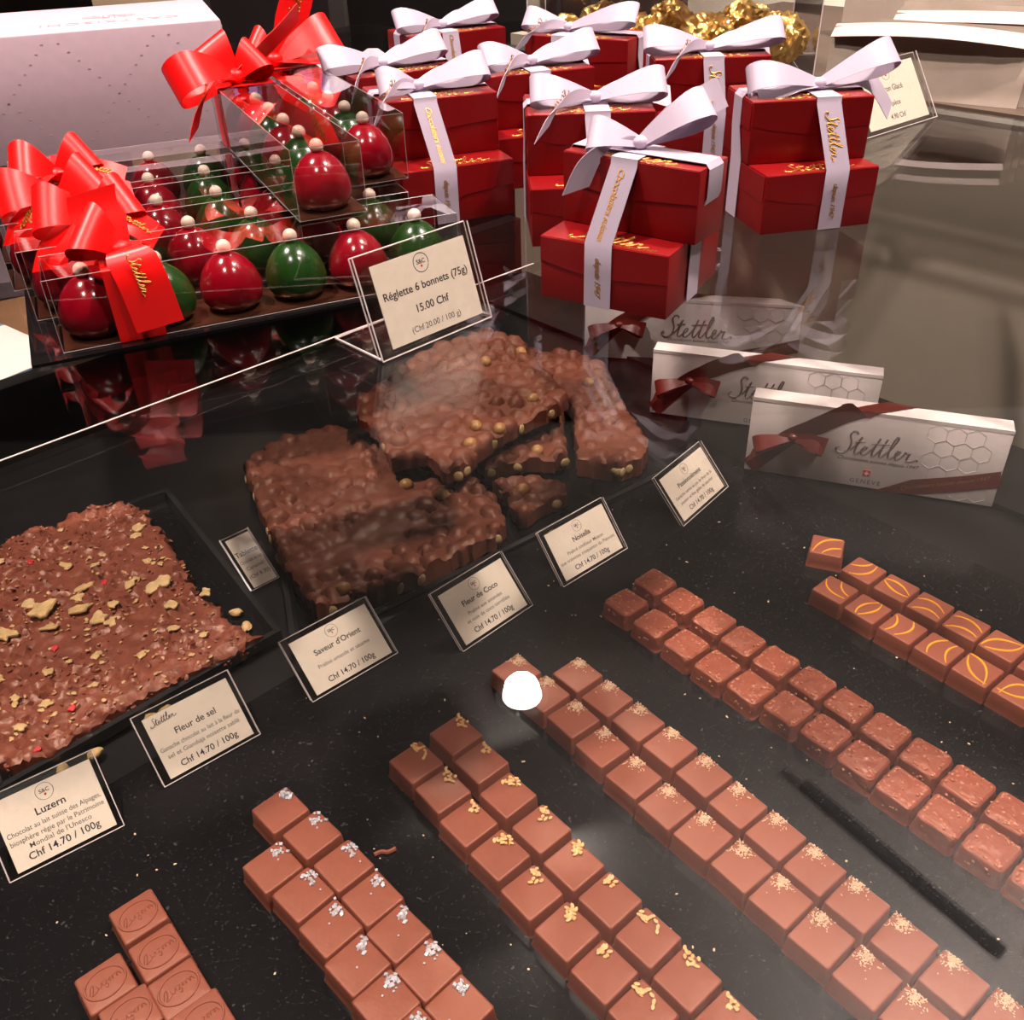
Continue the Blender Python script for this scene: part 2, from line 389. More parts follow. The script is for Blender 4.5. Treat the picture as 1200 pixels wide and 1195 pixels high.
def topping_mesh(kind, k):
    r = random.Random(hash_(kind)*17+k); mb = MB(); h = 1.42
    cx, cy = -0.62, 0.84         # the corner the topping sits at
    if kind == 'seed':
        for i in range(r.randint(10, 19)):
            x, y = cx+r.gauss(0, 0.24), cy-0.05+r.gauss(0, 0.22); x = max(x, -1.18); y = min(y, 1.2)
            M = Matrix.Rotation(r.uniform(0, 6.3), 3, 'Z') @ Matrix.Rotation(r.uniform(-0.5, 0.5), 3, 'Y')
            mb.ell((x, y, h+0.06+r.uniform(0, 0.1)), 0.19, 0.115, 0.075, M, 1)
        return mb.mesh('sesame_topping', SESAME)
    if kind == 'coco':
        for i in range(150):
            q = abs(r.gauss(0, 0.33)); a = r.uniform(0, 6.28)
            x, y = max(cx+q*math.cos(a), -1.2), min(cy+q*math.sin(a), 1.22)
            M = Matrix.Rotation(r.uniform(0, 6.3), 3, 'Z') @ Matrix.Rotation(r.uniform(-0.9, 0.9), 3, 'Y')
            mb.ell((x, y, h+0.03+r.uniform(0, 0.16)*max(0, 1-q*2)), r.uniform(0.05, 0.13), 0.034, 0.03, M, 1)
        return mb.mesh('coconut_topping', COCON)
    if kind == 'salt':
        for i in range(r.randint(16, 30)):
            x, y = max(cx+r.gauss(0, 0.24), -1.18), min(cy+r.gauss(0, 0.2), 1.2)
            s = r.uniform(0.045, 0.1)
            M = Matrix.Rotation(r.uniform(0, 6.3), 4, 'Z') @ Matrix.Rotation(r.uniform(0, 1), 4, 'X')
            mb.box(-s, s, -s, s, -s*0.7, s*0.7, Matrix.Translation((x, y, h+0.04+s*0.5)) @ M)
        for i in range(r.randint(0, 2)):
            x, y = r.uniform(-0.9, 0.9), r.uniform(-0.9, 0.9); s = 0.05
            mb.box(-s, s, -s, s, -s, s, Matrix.Translation((x, y, h+0.07)) @ Matrix.Rotation(r.uniform(0, 3), 4, 'Z'))
        return mb.mesh('salt_topping', SALT, smooth=False)
    if kind == 'crisp':
        for i in range(40):
            z = h+r.uniform(-0.02, 0.07)
            if i < 22: x, y = r.choice(((r.uniform(-1.1, 1.1), r.choice((-1.03, 1.03))), (r.choice((-1.03, 1.03)), r.uniform(-1.1, 1.1)))); z = h-0.02+r.uniform(-0.04, 0.05)
            elif i < 32: x, y = r.uniform(-1, 1), r.uniform(-1, 1)
            else: x, y, z = r.choice(((r.uniform(-1.1, 1.1), -1.3, r.uniform(0.4, 1.0)), (-1.3, r.uniform(-1.1, 1.1), r.uniform(0.4, 1.0))))
            mb.ell((x, y, z), r.uniform(0.07, 0.16), r.uniform(0.06, 0.11), r.uniform(0.06, 0.1), Matrix.Rotation(r.uniform(0, 6), 3, 'Z'), 2)
        return mb.mesh('almond_bits', ALM)
    if kind == 'yel':
        a0 = r.uniform(0, 6.28); R = r.uniform(1.3, 2.2)
        for j in (-1, 1):
            off = j*r.uniform(0.42, 0.62); sg = r.choice((-1, 1)); bend = r.uniform(-0.35, 0.35)
            c = V(off*math.cos(a0), off*math.sin(a0), 0); d = V(math.cos(a0), math.sin(a0), 0); q_ = V(-math.sin(a0+bend), math.cos(a0+bend), 0)
            pts = []
            for i in range(60):
                t_ = -1.8+3.6*i/59; p_ = c+q_*t_+d*(sg*(t_*t_)/(2*R))
                if abs(p_.x) < 1.17 and abs(p_.y) < 1.17: pts.append(V(p_.x, p_.y, h+0.012))
            if len(pts) > 8: mb.tube(pts, [0.045+0.06*math.sin(PI*min(1, i/len(pts)*1.1)) for i in range(len(pts))], 6)
        mb.xf(Matrix.Diagonal((1, 1, 1, 1)))
        return mb.mesh('icing_stripe', YEL)
ORD = ['first','second','third','fourth','fifth','sixth','seventh','eighth','ninth','tenth','eleventh','twelfth','thirteenth']
ROWS = {
 'luz': ('oval stamped milk chocolate', -0.88, 'stamped plain pralines',
   [(-22.17,26.86),(-20.31,25.12),(-18.6,22.9)], [(-21.61,30.67),(-19.85,28.51),(-18.2,26.45),(-16.5,24.75)]),
 'salt': ('salt topped chocolate praline', -0.80, 'salt topped pralines',
   [(-14.61,33.42),(-12.54,31.58),(-10.7,29.48),(-9.0,27.35),(-7.3,25.3),(-5.65,23.3)],
   [(-14.9,37.4),(-12.65,35.53),(-10.48,33.35),(-8.6,31.2),(-6.95,29.05),(-5.25,26.95),(-3.55,24.9)]),
 'seed': ('sesame topped chocolate praline', -0.88, 'sesame topped pralines',
   [(-6.74,40.75),(-4.93,38.44),(-3.27,36.01),(-1.4,33.7),(0.36,31.21),(2.18,28.81),(3.96,26.5),(5.7,24.3)],
   [(-4.23,42.96),(-2.55,40.57),(-0.86,37.94),(1.1,35.4),(2.85,32.9),(4.7,30.6),(6.5,28.3),(8.2,25.95),(9.85,23.6)]),
 'coco': ('coconut topped chocolate praline', -0.90, 'coconut topped pralines',
   [(-0.1,48.63),(1.8,46.38),(3.64,44.01),(5.35,41.5),(7.08,39.0),(8.81,36.7),(10.62,34.55),(12.43,32.4),(14.1,30.2),(15.7,27.95),(17.4,25.7),(19.1,23.5)],
   [(4.23,48.12),(6.1,45.75),(7.94,43.53),(9.71,41.3),(11.48,38.94),(13.12,36.6),(14.85,34.35),(16.5,32.05),(18.2,29.8),(19.95,27.5),(21.7,25.3),(23.55,23.2)]),
 'crisp': ('bumpy almond coated praline', -0.89, 'bumpy nut coated pralines',
   [(8.62,55.82),(10.53,53.3),(12.45,50.9),(14.25,48.55),(16.15,46.4),(18.25,44.35),(20.1,42.1),(21.8,39.75),(23.5,37.5),(25.25,35.3),(27.05,33.1),(28.85,30.9)],
   [(11.19,58.17),(12.95,55.75),(14.95,53.4),(16.65,51.05),(18.5,48.8),(20.45,46.6),(22.3,44.4),(24.0,42.05),(25.75,39.75),(27.5,37.5),(29.3,35.3)]),
 'yel': ('yellow striped chocolate praline', -0.90, 'yellow striped pralines',
   [(24.98,56.36),(26.75,54.0),(28.6,51.7),(30.4,49.45),(32.2,47.2),(34.05,45.0)],
   [(26.0,61.95),(27.95,58.6),(29.75,56.3),(31.5,54.0),(33.3,51.75),(35.05,49.5),(36.8,47.2)]),
}
WORDS = {'luz': 'left stamped row', 'salt': 'salted row', 'seed': 'sesame row', 'coco': 'coconut row', 'crisp': 'bumpy row', 'yel': 'striped row'}
NAMES = {'luz': 'stamped_praline', 'salt': 'salted_praline', 'seed': 'sesame_praline', 'coco': 'coconut_praline', 'crisp': 'almond_praline', 'yel': 'striped_praline'}
for kind, (desc, ang, grp, left, right) in ROWS.items():
    pm = [praline_mesh(kind, k) for k in range(6 if kind == 'crisp' else 3)]
    tm = [topping_mesh(kind, k) for k in range(7)] if kind in ('seed', 'coco', 'salt', 'yel', 'crisp') else None
    cnt = 0
    for side, pts in (('left', left), ('right', right)):
        for i, (x, y) in enumerate(pts):
            rz = ang + rnd.uniform(-0.03, 0.03)
            if kind == 'yel' and side == 'right' and i == 0: rz = ang+0.5
            bodyrot = rz + (rnd.choice((0, PI/2, PI, -PI/2)) if kind not in ('luz',) else 0)
            o = inst(NAMES[kind], pm[rnd.randrange(len(pm))], None, (x, y, SH+0.003), (0, 0, bodyrot))
            if kind == 'luz': o.rotation_euler = (0, 0, ang+PI/2)
            col_ = 'left' if side == 'left' else 'right'
            tag(o, f'{desc}, {ORD[i]} from far end of its left column' if side == 'left' else f'{desc}, {ORD[i]} from far end of its right column', 'praline', grp)
            if tm:
                t = inst(tm[0].name.split('.')[0], tm[cnt % 7], o, (0, 0, 0), (0, 0, rz-bodyrot+(PI/2 if kind == 'yel' and cnt % 2 else 0)))
            cnt += 1

# ------------------------------------------------------------------ small crumbs on the sheet
mb = MB(); r2 = random.Random(21)
for i in range(170):
    u, n = r2.uniform(-8, 66), r2.uniform(3, 47); x, y = un(u, n)
    s = r2.uniform(0.03, 0.08)
    mb.ell((x, y, s*0.5), s*r2.uniform(0.8, 2.2), s, s*0.5, Matrix.Rotation(r2.uniform(0, 6), 3, 'Z'), 1, 0.2, r2)
cr = mb.build('crumbs', COCON, at=loc(0, 0, SH)); cr['kind'] = 'stuff'; tag(cr, 'tiny pale crumbs scattered over the black sheet between the rows', 'crumbs')
pts = crom([(0, 0, 0.12), (0.4, 0.25, 0.1), (0.8, 0.2, 0.15), (1.2, 0.5, 0.12)], 4)
tag(MB().tube([V(*p) for p in pts], [0.13]*12+[0.16], 6).build('chocolate_shaving', CHOC, at=loc(-9.0, 34.9, SH), rz=-0.1), 'small broken bit of chocolate lying right of the salted row', 'crumb')

# ------------------------------------------------------------------ price signs
def sign_parts(root, w, h, t, lines, flap=3.2, card_in=(0.55, 0.35, 0.3, 0.45), stet=False, foot=False, logo=True, logo_x=0.5, clip=None):
    """acrylic stand leaning back by t; local frame: bottom front edge along +x at y=0"""
    M = Matrix.Rotation(-t, 4, 'X')           # panel: x right, z up, leaning to +y
    th = 0.22
    mb = MB().box(0, w, 0, 0.1, 0.05, h, M); mb.bevel(0.03, 1)
    mb2 = MB().box(0, w, 0.16, 0.26, 0.12, h, M)
    for v in mb2.bm.verts: pass
    me = mb2.bm; tmp = bpy.data.meshes.new('x'); me.to_mesh(tmp); mb.bm.from_mesh(tmp); bpy.data.meshes.remove(tmp); me.free()
    T = M @ V(0, 0.26, h)
    if foot: mb.box(0, w, 0.05, 3.4, 0.0, 0.22)
    elif flap:
        L = (T.z-0.05); ang = 0.35
        e = V(0, T.y+min(1.4, L*math.tan(ang)*0.6), T.z*0.52)
        A = M @ V(0, 0.26, h)
        vs = []
        for x in (0, w):
            for p in (A, e): vs += [mb.bm.verts.new(V(x, p.y, p.z)), mb.bm.verts.new(V(x, p.y+0.12, p.z+0.03))]
        for f in ((0,1,3,2),(4,6,7,5),(0,4,5,1),(2,3,7,6),(0,2,6,4),(1,5,7,3)): mb.bm.faces.new([vs[i] for i in f])
    hold = mb.build('acrylic_stand', ACR, root, smooth=False)
    eb = MB()
    P = lambda x, y, z: M @ V(x, y, z)
    for pl in ([P(0,0,0.05), P(w,0,0.05)], [P(0,0.26,h), P(w,0.26,h)], [P(0,0,0.05), P(0,0,h)], [P(w,0,0.05), P(w,0,h)], [P(w,0.26,0.12), P(w,0.26,h)], [P(0,0.26,0.12), P(0,0.26,h)]):
        eb.tube(pl, 0.035, 5)
    if foot:
        eb.tube([V(0, 0.1, 0.11), V(0, 3.4, 0.11), V(w, 3.4, 0.11), V(w, 0.1, 0.11)], 0.06, 5)
    eb.build('polished_edge_glint', EDGE, root)
    l, rgt, bot, top = card_in
    MB().box(l, w-rgt, 0.11, 0.15, bot, h-top, M).build('card', CARD, root, smooth=False)
    card = root.children[-1]
    cw = w-l-rgt; chh = h-top-bot
    B = M @ Matrix.Translation((l+cw/2, 0.108, bot)) @ Matrix.Rotation(PI/2, 4, 'X')   # card plane: x right, y up, centred at the bottom
    tb = MB(); tg = MB(); used_g = False
    for txt, fy, size, bold, grey in lines:
        s = size*chh
        mb_ = tg if grey else tb
        before = len(mb_.bm.verts)
        text_into(mb_, txt, s, B @ Matrix.Translation((0, fy*chh, 0)), bold)
        mb_.bm.verts.ensure_lookup_table()
        new = mb_.bm.verts[before:]
        inv = B.inverted()
        wd = max(abs((inv @ v.co).x) for v in new)
        if wd > cw*0.47:
            sc = cw*0.47/wd
            for v in new:
                q = inv @ v.co; q.x *= sc; v.co = B @ q
        used_g |= grey
    if stet:
        script_into(tg, B @ Matrix.Translation((-cw*0.3, chh*0.88, 0.01)) @ Matrix.Rotation(0.05, 4, 'Z'), cw*0.3, 0.022); used_g = True
    if logo:
        ring_into(tg, B, (logo_x-0.5)*cw, chh*0.86, chh*0.115, 0.018); used_g = True
        text_into(tg, 'S&C', chh*0.075, B @ Matrix.Translation(((logo_x-0.5)*cw, chh*0.87, 0)), 0.02)
    tb.build('printed_text', INK, card, smooth=False)
    if used_g: tg.build('small_print', INKG, card, smooth=False)
    if logo:
        MB().ell(B @ V((logo_x-0.5)*cw, chh*0.82, 0.0), chh*0.018, chh*0.018, chh*0.018, sub=1).build('red_dot', INKR, card)
def price(extra, name, sz=0.145):
    return [(name, 0.64, sz, 0.016, False)] + extra + [('Chf 14.70 / 100g', 0.13, 0.14, 0.013, False)]
SIGNS = [
 ('luzern', -30.48, 33.84, 0.60, 6.75, 5.2, 0.78, price([('Chocolat au lait suisse des Alpages,', .49, .1, 0.004, True), ('biosph\u00e8re r\u00e9gie par le Patrimoine', .375, .1, 0.004, True), ("Mondial de l'Unesco", .265, .1, 0.004, True)], 'Luzern'), 'price card reading Luzern, nearest the left edge beside the flaked slab', {}),
 ('fds', -23.18, 40.52, 0.67, 6.87, 5.04, 0.80, [('Fleur de sel', .62, .145, .012, False), ('Ganache chocolat au lait \u00e0 la fleur de', .44, .1, 0.004, True), ('sel et Gianduja noisette sabl\u00e9', .31, .1, 0.004, True), ('Chf 14.70 / 100g', .13, .14, .012, False)], 'price card reading Fleur de sel, at the corner of the flaked slab tray', dict(stet=True, logo=False)),
 ('sav', -14.63, 47.59, 0.70, 7.44, 4.98, 0.84, price([('Pralin\u00e9 amande et s\u00e9same', .40, .1, 0.004, True)], "Saveur d'Orient"), "price card reading Saveur d'Orient, in front of the big hazelnut slab's near corner", {}),
 ('coco', -4.01, 52.25, 0.75, 7.42, 5.04, 0.77, price([('Pralin\u00e9 aux amandes', .45, .1, 0.004, True), ('et noix de coco torr\u00e9fi\u00e9e', .32, .1, 0.004, True)], 'Fleur de Coco'), 'price card reading Fleur de Coco, behind the coconut topped row', {}),
 ('nol', 4.01, 59.43, 0.70, 7.59, 4.94, 0.69, price([('Pralin\u00e9 confiseur Maison', .45, .1, 0.004, True), ('aux noisettes craquantes du Pi\u00e9mont', .32, .1, 0.004, True)], 'Noisella'), 'price card reading Noisella, behind the bumpy nut coated row', {}),
 ('pas', 15.09, 67.19, 0.86, 8.0, 5.07, 0.72, price([('Ganache sertie au jus de fruit de la', .45, .1, 0.004, True), ('passion et fine gel\u00e9e de passion', .32, .1, 0.004, True)], 'Passionn\u00e9ment'), 'price card reading Passionn\u00e9ment, turned, left of the white boxes', {}),
]
for nm, x, y, a, w, h, t, lines, lab, kw in SIGNS:
    rt = thing('price_sign', lab, 'price sign', (x, y, SH+0.03), a, 'price signs on the shelf')
    sign_parts(rt, w, h, t, lines, **kw)
rt = thing('price_sign', 'price card reading Tablette, half hidden at the left of the hazelnut slab', 'price sign', (-21.6, 60.3, SH+0.03), 0.72, 'price signs on the shelf')
sign_parts(rt, 2.6, 5.2, 0.95, [('Tablette', .66, .14, .012, False), ('Chocolat au lait', .5, .1, 0, True), ('Caramel', .36, .1, 0, True), ('(Chf 8.30)', .2, .1, 0.004, True)], logo=False, flap=0, card_in=(0.35, 0.1, 0.2, 0.3))
rt = thing('price_sign', 'large acrylic price sign on the glass top reading R\u00e9glette 6 bonnets 15.00 Chf', 'price sign', (-5.23, 36.55, 0.02), 0.76)
sign_parts(rt, 6.35, 4.45, 0.31, [('R\u00e9glette 6 bonnets (75g)', .60, .135, .012, False), ('15.00 Chf', .35, .135, .012, False), ('(Chf 20.00 / 100 g)', .12, .105, 0, True)], foot=True, card_in=(0.75, 0.35, 0.35, 0.55))
rt = thing('price_sign', 'acrylic price sign reading Marron Glac\u00e9 4.90 Chf beside the right gift box', 'price sign', (26.35, 70.19, 0.02), 0.67)
sign_parts(rt, 9.29, 5.2, 0.58, [('Marron Glac\u00e9', .60, .135, .008, False), ('1 pi\u00e8ce', .35, .125, .006, False), ('4.90 Chf', .13, .125, .006, False)], card_in=(0.9, 0.7, 0.4, 0.4), foot=False)

# ------------------------------------------------------------------ trays and slabs
def tray(label, pts, rim, z0, rz=0):
    cx = sum(p[0] for p in pts)/len(pts); cy = sum(p[1] for p in pts)/len(pts)
    o = thing('tray', label, 'tray', (cx, cy, z0))
    q = [(x-cx, y-cy) for x, y in pts]
    MB().poly(q, 0, 0.1).build('tray_base', m_acrylic_black(), o, smooth=False)
    mb = MB()
    for i in range(4):
        a, b = V(*q[i]), V(*q[(i+1) % 4]); d = (b-a).normalized(); nn = V(-d.y, d.x, 0)
        vs = []
        for p in (a, b):
            s = 1 if p is a else -1
            vs += [mb.bm.verts.new(p+V(0,0,0.1)), mb.bm.verts.new(p+nn*0.75+d*0.75*s+V(0,0,0.1)), mb.bm.verts.new(p+nn*0.45+d*0.45*s+V(0,0,rim)), mb.bm.verts.new(p+V(0,0,rim))]
        mb.bm.faces.new(vs[:4][::-1]); mb.bm.faces.new(vs[4:])
        for k in range(4): mb.bm.faces.new((vs[k], vs[(k+1) % 4], vs[4+(k+1) % 4], vs[4+k]))
    mb.build('tray_rim', mat('black_tray_rim', srgb(30, 29, 30), 0.28), o, smooth=False)
    return o
tray('shallow black rimmed tray under the flaked chocolate slab', [(-33.6,40.0), (-18.0,54.4), (-32.4,75.0), (-49.5,63.5)], 0.95, SH+0.01)
tray('shallow black tray under the broken hazelnut slabs', [(-16.9,52.3), (15.6,76.2), (1.5,100.5), (-23.6,77.8)], 0.34, SH+0.01)
def inside(p, poly):
    c = False; n = len(poly)
    for i in range(n):
        (x1, y1), (x2, y2) = poly[i], poly[i-1]
        if (y1 > p[1]) != (y2 > p[1]) and p[0] < (x2-x1)*(p[1]-y1)/(y2-y1)+x1: c = not c
    return c
def edge_dist(p, poly):
    d = 1e9; n = len(poly)
    for i in range(n):
        a, b = Vector(poly[i-1]), Vector(poly[i]); q = Vector(p); ab = b-a
        t = max(0, min(1, (q-a).dot(ab)/max(ab.length_squared, 1e-9))); d = min(d, (a+ab*t-q).length)
    return d
def slab_mesh(outline, thick, height, step, jag, rn, tilt=(0, 0)):
    """solid slab: outline polygon (local cm), top given by height(x,y), rough vertical sides"""
    n = len(outline); ring = []
    for i in range(n):
        a, b = Vector(outline[i]), Vector(outline[(i+1) % n]); L = (b-a).length; k = max(1, int(L/step))
        nn = Vector(((b-a).y, -(b-a).x)).normalized()
        for j in range(k):
            p = a+(b-a)*(j/k); ring.append(p+nn*(noise.noise(V(p.x*0.9, p.y*0.9, 5))*jag + noise.noise(V(p.x*2.6, p.y*2.6, 9))*jag*0.6))
    ring = [Vector((p.x, p.y)) for p in ring]
    xs = [p.x for p in ring]; ys = [p.y for p in ring]; poly = [(p.x, p.y) for p in ring]
    pts = list(ring); x = min(xs)
    while x < max(xs):
        y = min(ys)
        while y < max(ys):
            q = (x+rn.uniform(-.3, .3)*step, y+rn.uniform(-.3, .3)*step)
            if inside(q, poly) and edge_dist(q, poly) > step*0.5: pts.append(Vector(q))
            y += step
        x += step
    m = len(ring)
    vs, _, fs, *_ = delaunay_2d_cdt(pts, [(i, (i+1) % m) for i in range(m)], [], 1, 1e-5)
    bm = bmesh.new(); top = []
    for v in vs:
        d = edge_dist((v.x, v.y), poly)
        h = thick + height(v.x, v.y) - 0.22*max(0, 1-d/0.35)**2
        top.append(bm.verts.new((v.x, v.y, h + tilt[0]*v.x + tilt[1]*v.y)))
    for f in fs: bm.faces.new([top[i] for i in f])
    bm.normal_update()
    bed = [e for e in bm.edges if len(e.link_faces) == 1]
    bound = {}
    for e in bed:
        for v in e.verts: bound.setdefault(v, []).append(e)
    prev = {v: v for v in bound}
    for lv in (0.66, 0.33, 0.0):
        cur = {}
        for v in bound:
            j = noise.noise(V(v.co.x*2, v.co.y*2, lv*7))*0.14
            base = tilt[0]*v.co.x + tilt[1]*v.co.y
            cur[v] = bm.verts.new((v.co.x+j, v.co.y+j*0.7, base + (v.co.z-base)*lv))
        for e in bed:
            a, b = e.verts
            try: bm.faces.new((prev[a], prev[b], cur[b], cur[a]))
            except ValueError: pass
        prev = cur
    mb = MB(); mb.bm.free(); mb.bm = bm
    return mb, poly
def localize(pts):
    cx = sum(p[0] for p in pts)/len(pts); cy = sum(p[1] for p in pts)/len(pts)
    q = [(x-cx, y-cy) for x, y in pts]
    if sum(q[i-1][0]*q[i][1]-q[i][0]*q[i-1][1] for i in range(len(q))) < 0: q = q[::-1]
    return cx, cy, q
SL = [(-47.25,62.77),(-46.08,64.73),(-44.11,66.01),(-44.34,67.22),(-43.22,67.64),(-42.45,68.96),(-40.56,68.97),(-40.3,70.22),(-39.22,70.93),(-38.11,72.0),(-36.61,71.56),(-35.92,72.6),(-34.73,72.0),(-33.41,70.84),(-32.34,69.23),(-30.21,66.87),(-27.98,62.88),(-25.17,58.51),(-22.51,55.79),(-20.4,53.9),(-19.3,53.3),(-22.46,50.6),(-26.54,47.6),(-28.73,45.35),(-30.66,43.0),(-32.6,41.6),(-34.2,42.2)]
cx, cy, q = localize(SL); rs = random.Random(4)
def flaky(x, y):
    p = V(x, y, 1.3)
    a = noise.noise(p*0.35)*0.16 + noise.noise(p*1.1)*0.16
    c = noise.cell(p*1.9 + V(noise.noise(p*2)*0.6, noise.noise(p*2+V(9, 0, 0))*0.6, 0))*0.2
    c2 = noise.cell(p*3.3 + V(noise.noise(p*3)*0.8, noise.noise(p*3+V(4, 0, 0))*0.8, 0))*0.12
    return a + (c+c2)*max(0.15, min(1, 0.75+noise.noise(p*0.4+V(3, 3, 3))*1.1))
mb, poly = slab_mesh(q, 1.3, flaky, 0.26, 0.5, rs)
for i in range(900):     # chocolate covered flakes standing in the surface
    x, y = rs.uniform(-16, 16), rs.uniform(-18, 18)
    if inside((x, y), poly) and edge_dist((x, y), poly) > 0.2:
        M = Matrix.Rotation(rs.uniform(0, 6.3), 3, 'Z') @ Matrix.Rotation(rs.uniform(-0.8, 0.8), 3, 'Y')
        mb.ell((x, y, 1.3+flaky(x, y)+0.03), rs.uniform(0.1, 0.36), rs.uniform(0.08, 0.2), rs.uniform(0.05, 0.1), M, 1, 0.2, rs)
for i in range(260):     # broken grain along the sides
    j_ = rs.randrange(len(poly)); x, y = poly[j_]
    M = Matrix.Rotation(rs.uniform(0, 6.3), 3, 'Z') @ Matrix.Rotation(rs.uniform(-1, 1), 3, 'Y')
    mb.ell((x+rs.uniform(-.08, .08), y+rs.uniform(-.08, .08), rs.uniform(0.1, 1.15)), rs.uniform(0.12, 0.3), rs.uniform(0.1, 0.22), rs.uniform(0.06, 0.14), M, 1, 0.2, rs)
slab = mb.build('flaked_chocolate_slab', SLABM, at=loc(cx, cy, SH+0.13))
tag(slab, 'large flat milk chocolate slab topped with golden flakes, in the left tray', 'chocolate slab')
def flake(x, y, s, m, name, lift=0.05):
    mbf = MB(); n = 13
    pr = []
    for i in range(n):
        a = 2*PI*i/n; r_ = s*rs.uniform(0.5, 1.1); pr.append((r_*math.cos(a), r_*math.sin(a)*0.75))
    mbf.poly(pr, 0, s*0.28); mbf.bevel(s*0.08, 1)
    mbf.xf(Matrix.Rotation(rs.uniform(0, 6), 4, 'Z') @ Matrix.Rotation(rs.uniform(-.4, .4), 4, 'X'))
    return mbf.build(name, m, slab, at=(x, y, 1.3+flaky(x, y)+lift))
BIG = [(-36.8,56.6,1.25),(-34.3,56.9,1.0),(-35.6,54.7,0.75),(-35.0,58.5,0.8),(-34.9,60.0,0.75),(-32.3,55.7,0.9),(-31.0,55.4,0.7),(-31.4,57.0,0.6),(-38.3,57.6,0.7),(-39.0,54.2,1.2),(-40.3,52.9,0.8),(-31.2,60.1,0.7),(-29.2,59.4,0.75),(-28.4,59.9,0.8),(-26.9,56.9,0.65),(-32.9,67.8,0.75),(-32.7,66.5,0.5),(-37.3,62.7,0.6),(-34.9,62.6,0.5),(-30.7,63.0,0.45),(-31.1,51.7,0.5),(-37.4,49.5,0.7),(-34.0,50.0,0.55),(-33.0,46.9,0.6),(-27.7,51.6,0.45),(-30.2,48.6,0.5),(-26.0,54.2,0.5),(-35.4,47.6,0.5),(-33.7,44.6,0.6),(-36.9,45.9,0.55),(-24.6,58.3,0.6),(-23.6,53.6,0.4)]
for x, y, s in BIG: flake(x-cx, y-cy, s*1.1, CRUMB, 'golden_flake')
nfl = 0
while nfl < 55:
    x, y = rs.uniform(-16, 16), rs.uniform(-18, 18)
    if inside((x, y), poly) and (y < 4 or rs.random() < 0.3) and edge_dist((x, y), poly) > 0.4: flake(x, y, rs.uniform(0.16, 0.4), CRUMB, 'golden_flake'); nfl += 1
for x, y in ((-40.5, 63.2), (-33.4, 60.4), (-30.9, 46.3), (-32.0, 42.9), (-34.5, 52.6)): flake(x-cx, y-cy, 0.4, RASP, 'raspberry_piece')
fc = MB()
for i in range(900):
    x, y = rs.uniform(-16, 16), rs.uniform(-18, 18)
    if inside((x, y), poly) and rs.random() < (0.9 if y-x*0.6 < 0 else 0.4):
        M = Matrix.Rotation(rs.uniform(0, 6.3), 3, 'Z') @ Matrix.Rotation(rs.uniform(-0.6, 0.6), 3, 'Y')
        fc.ell((x, y, 1.3+flaky(x, y)+0.1), rs.uniform(0.09, 0.26), rs.uniform(0.08, 0.16), rs.uniform(0.04, 0.08), M, 1, 0.25, rs)
fo = fc.build('fine_crumbs', FINE, slab); fo['kind'] = 'stuff'
for i, (x, y) in enumerate(((-25.7, 46.3), (-24.9, 47.0), (-30.3, 42.0), (-22.2, 55.9+1.4), (-28.6, 43.3), (-21.0, 55.6))):
    mbf = MB().ell((0, 0, 0.3), 0.55, 0.4, 0.3, None, 2, 0.16, rs)
    tag(mbf.build('fallen_flake', CRUMB, at=loc(x, y, SH+0.1), rz=i), ['golden flake lump fallen on the tray rim above the Fleur de sel card', 'smaller golden lump beside the fallen flake above the Fleur de sel card', 'golden flake fallen on the near rim of the left tray', 'golden flake at the right edge of the flaked slab', 'golden flake crumb on the near side of the left tray', 'golden flake crumb by the right corner of the left tray'][i], 'flake', 'fallen golden flakes')

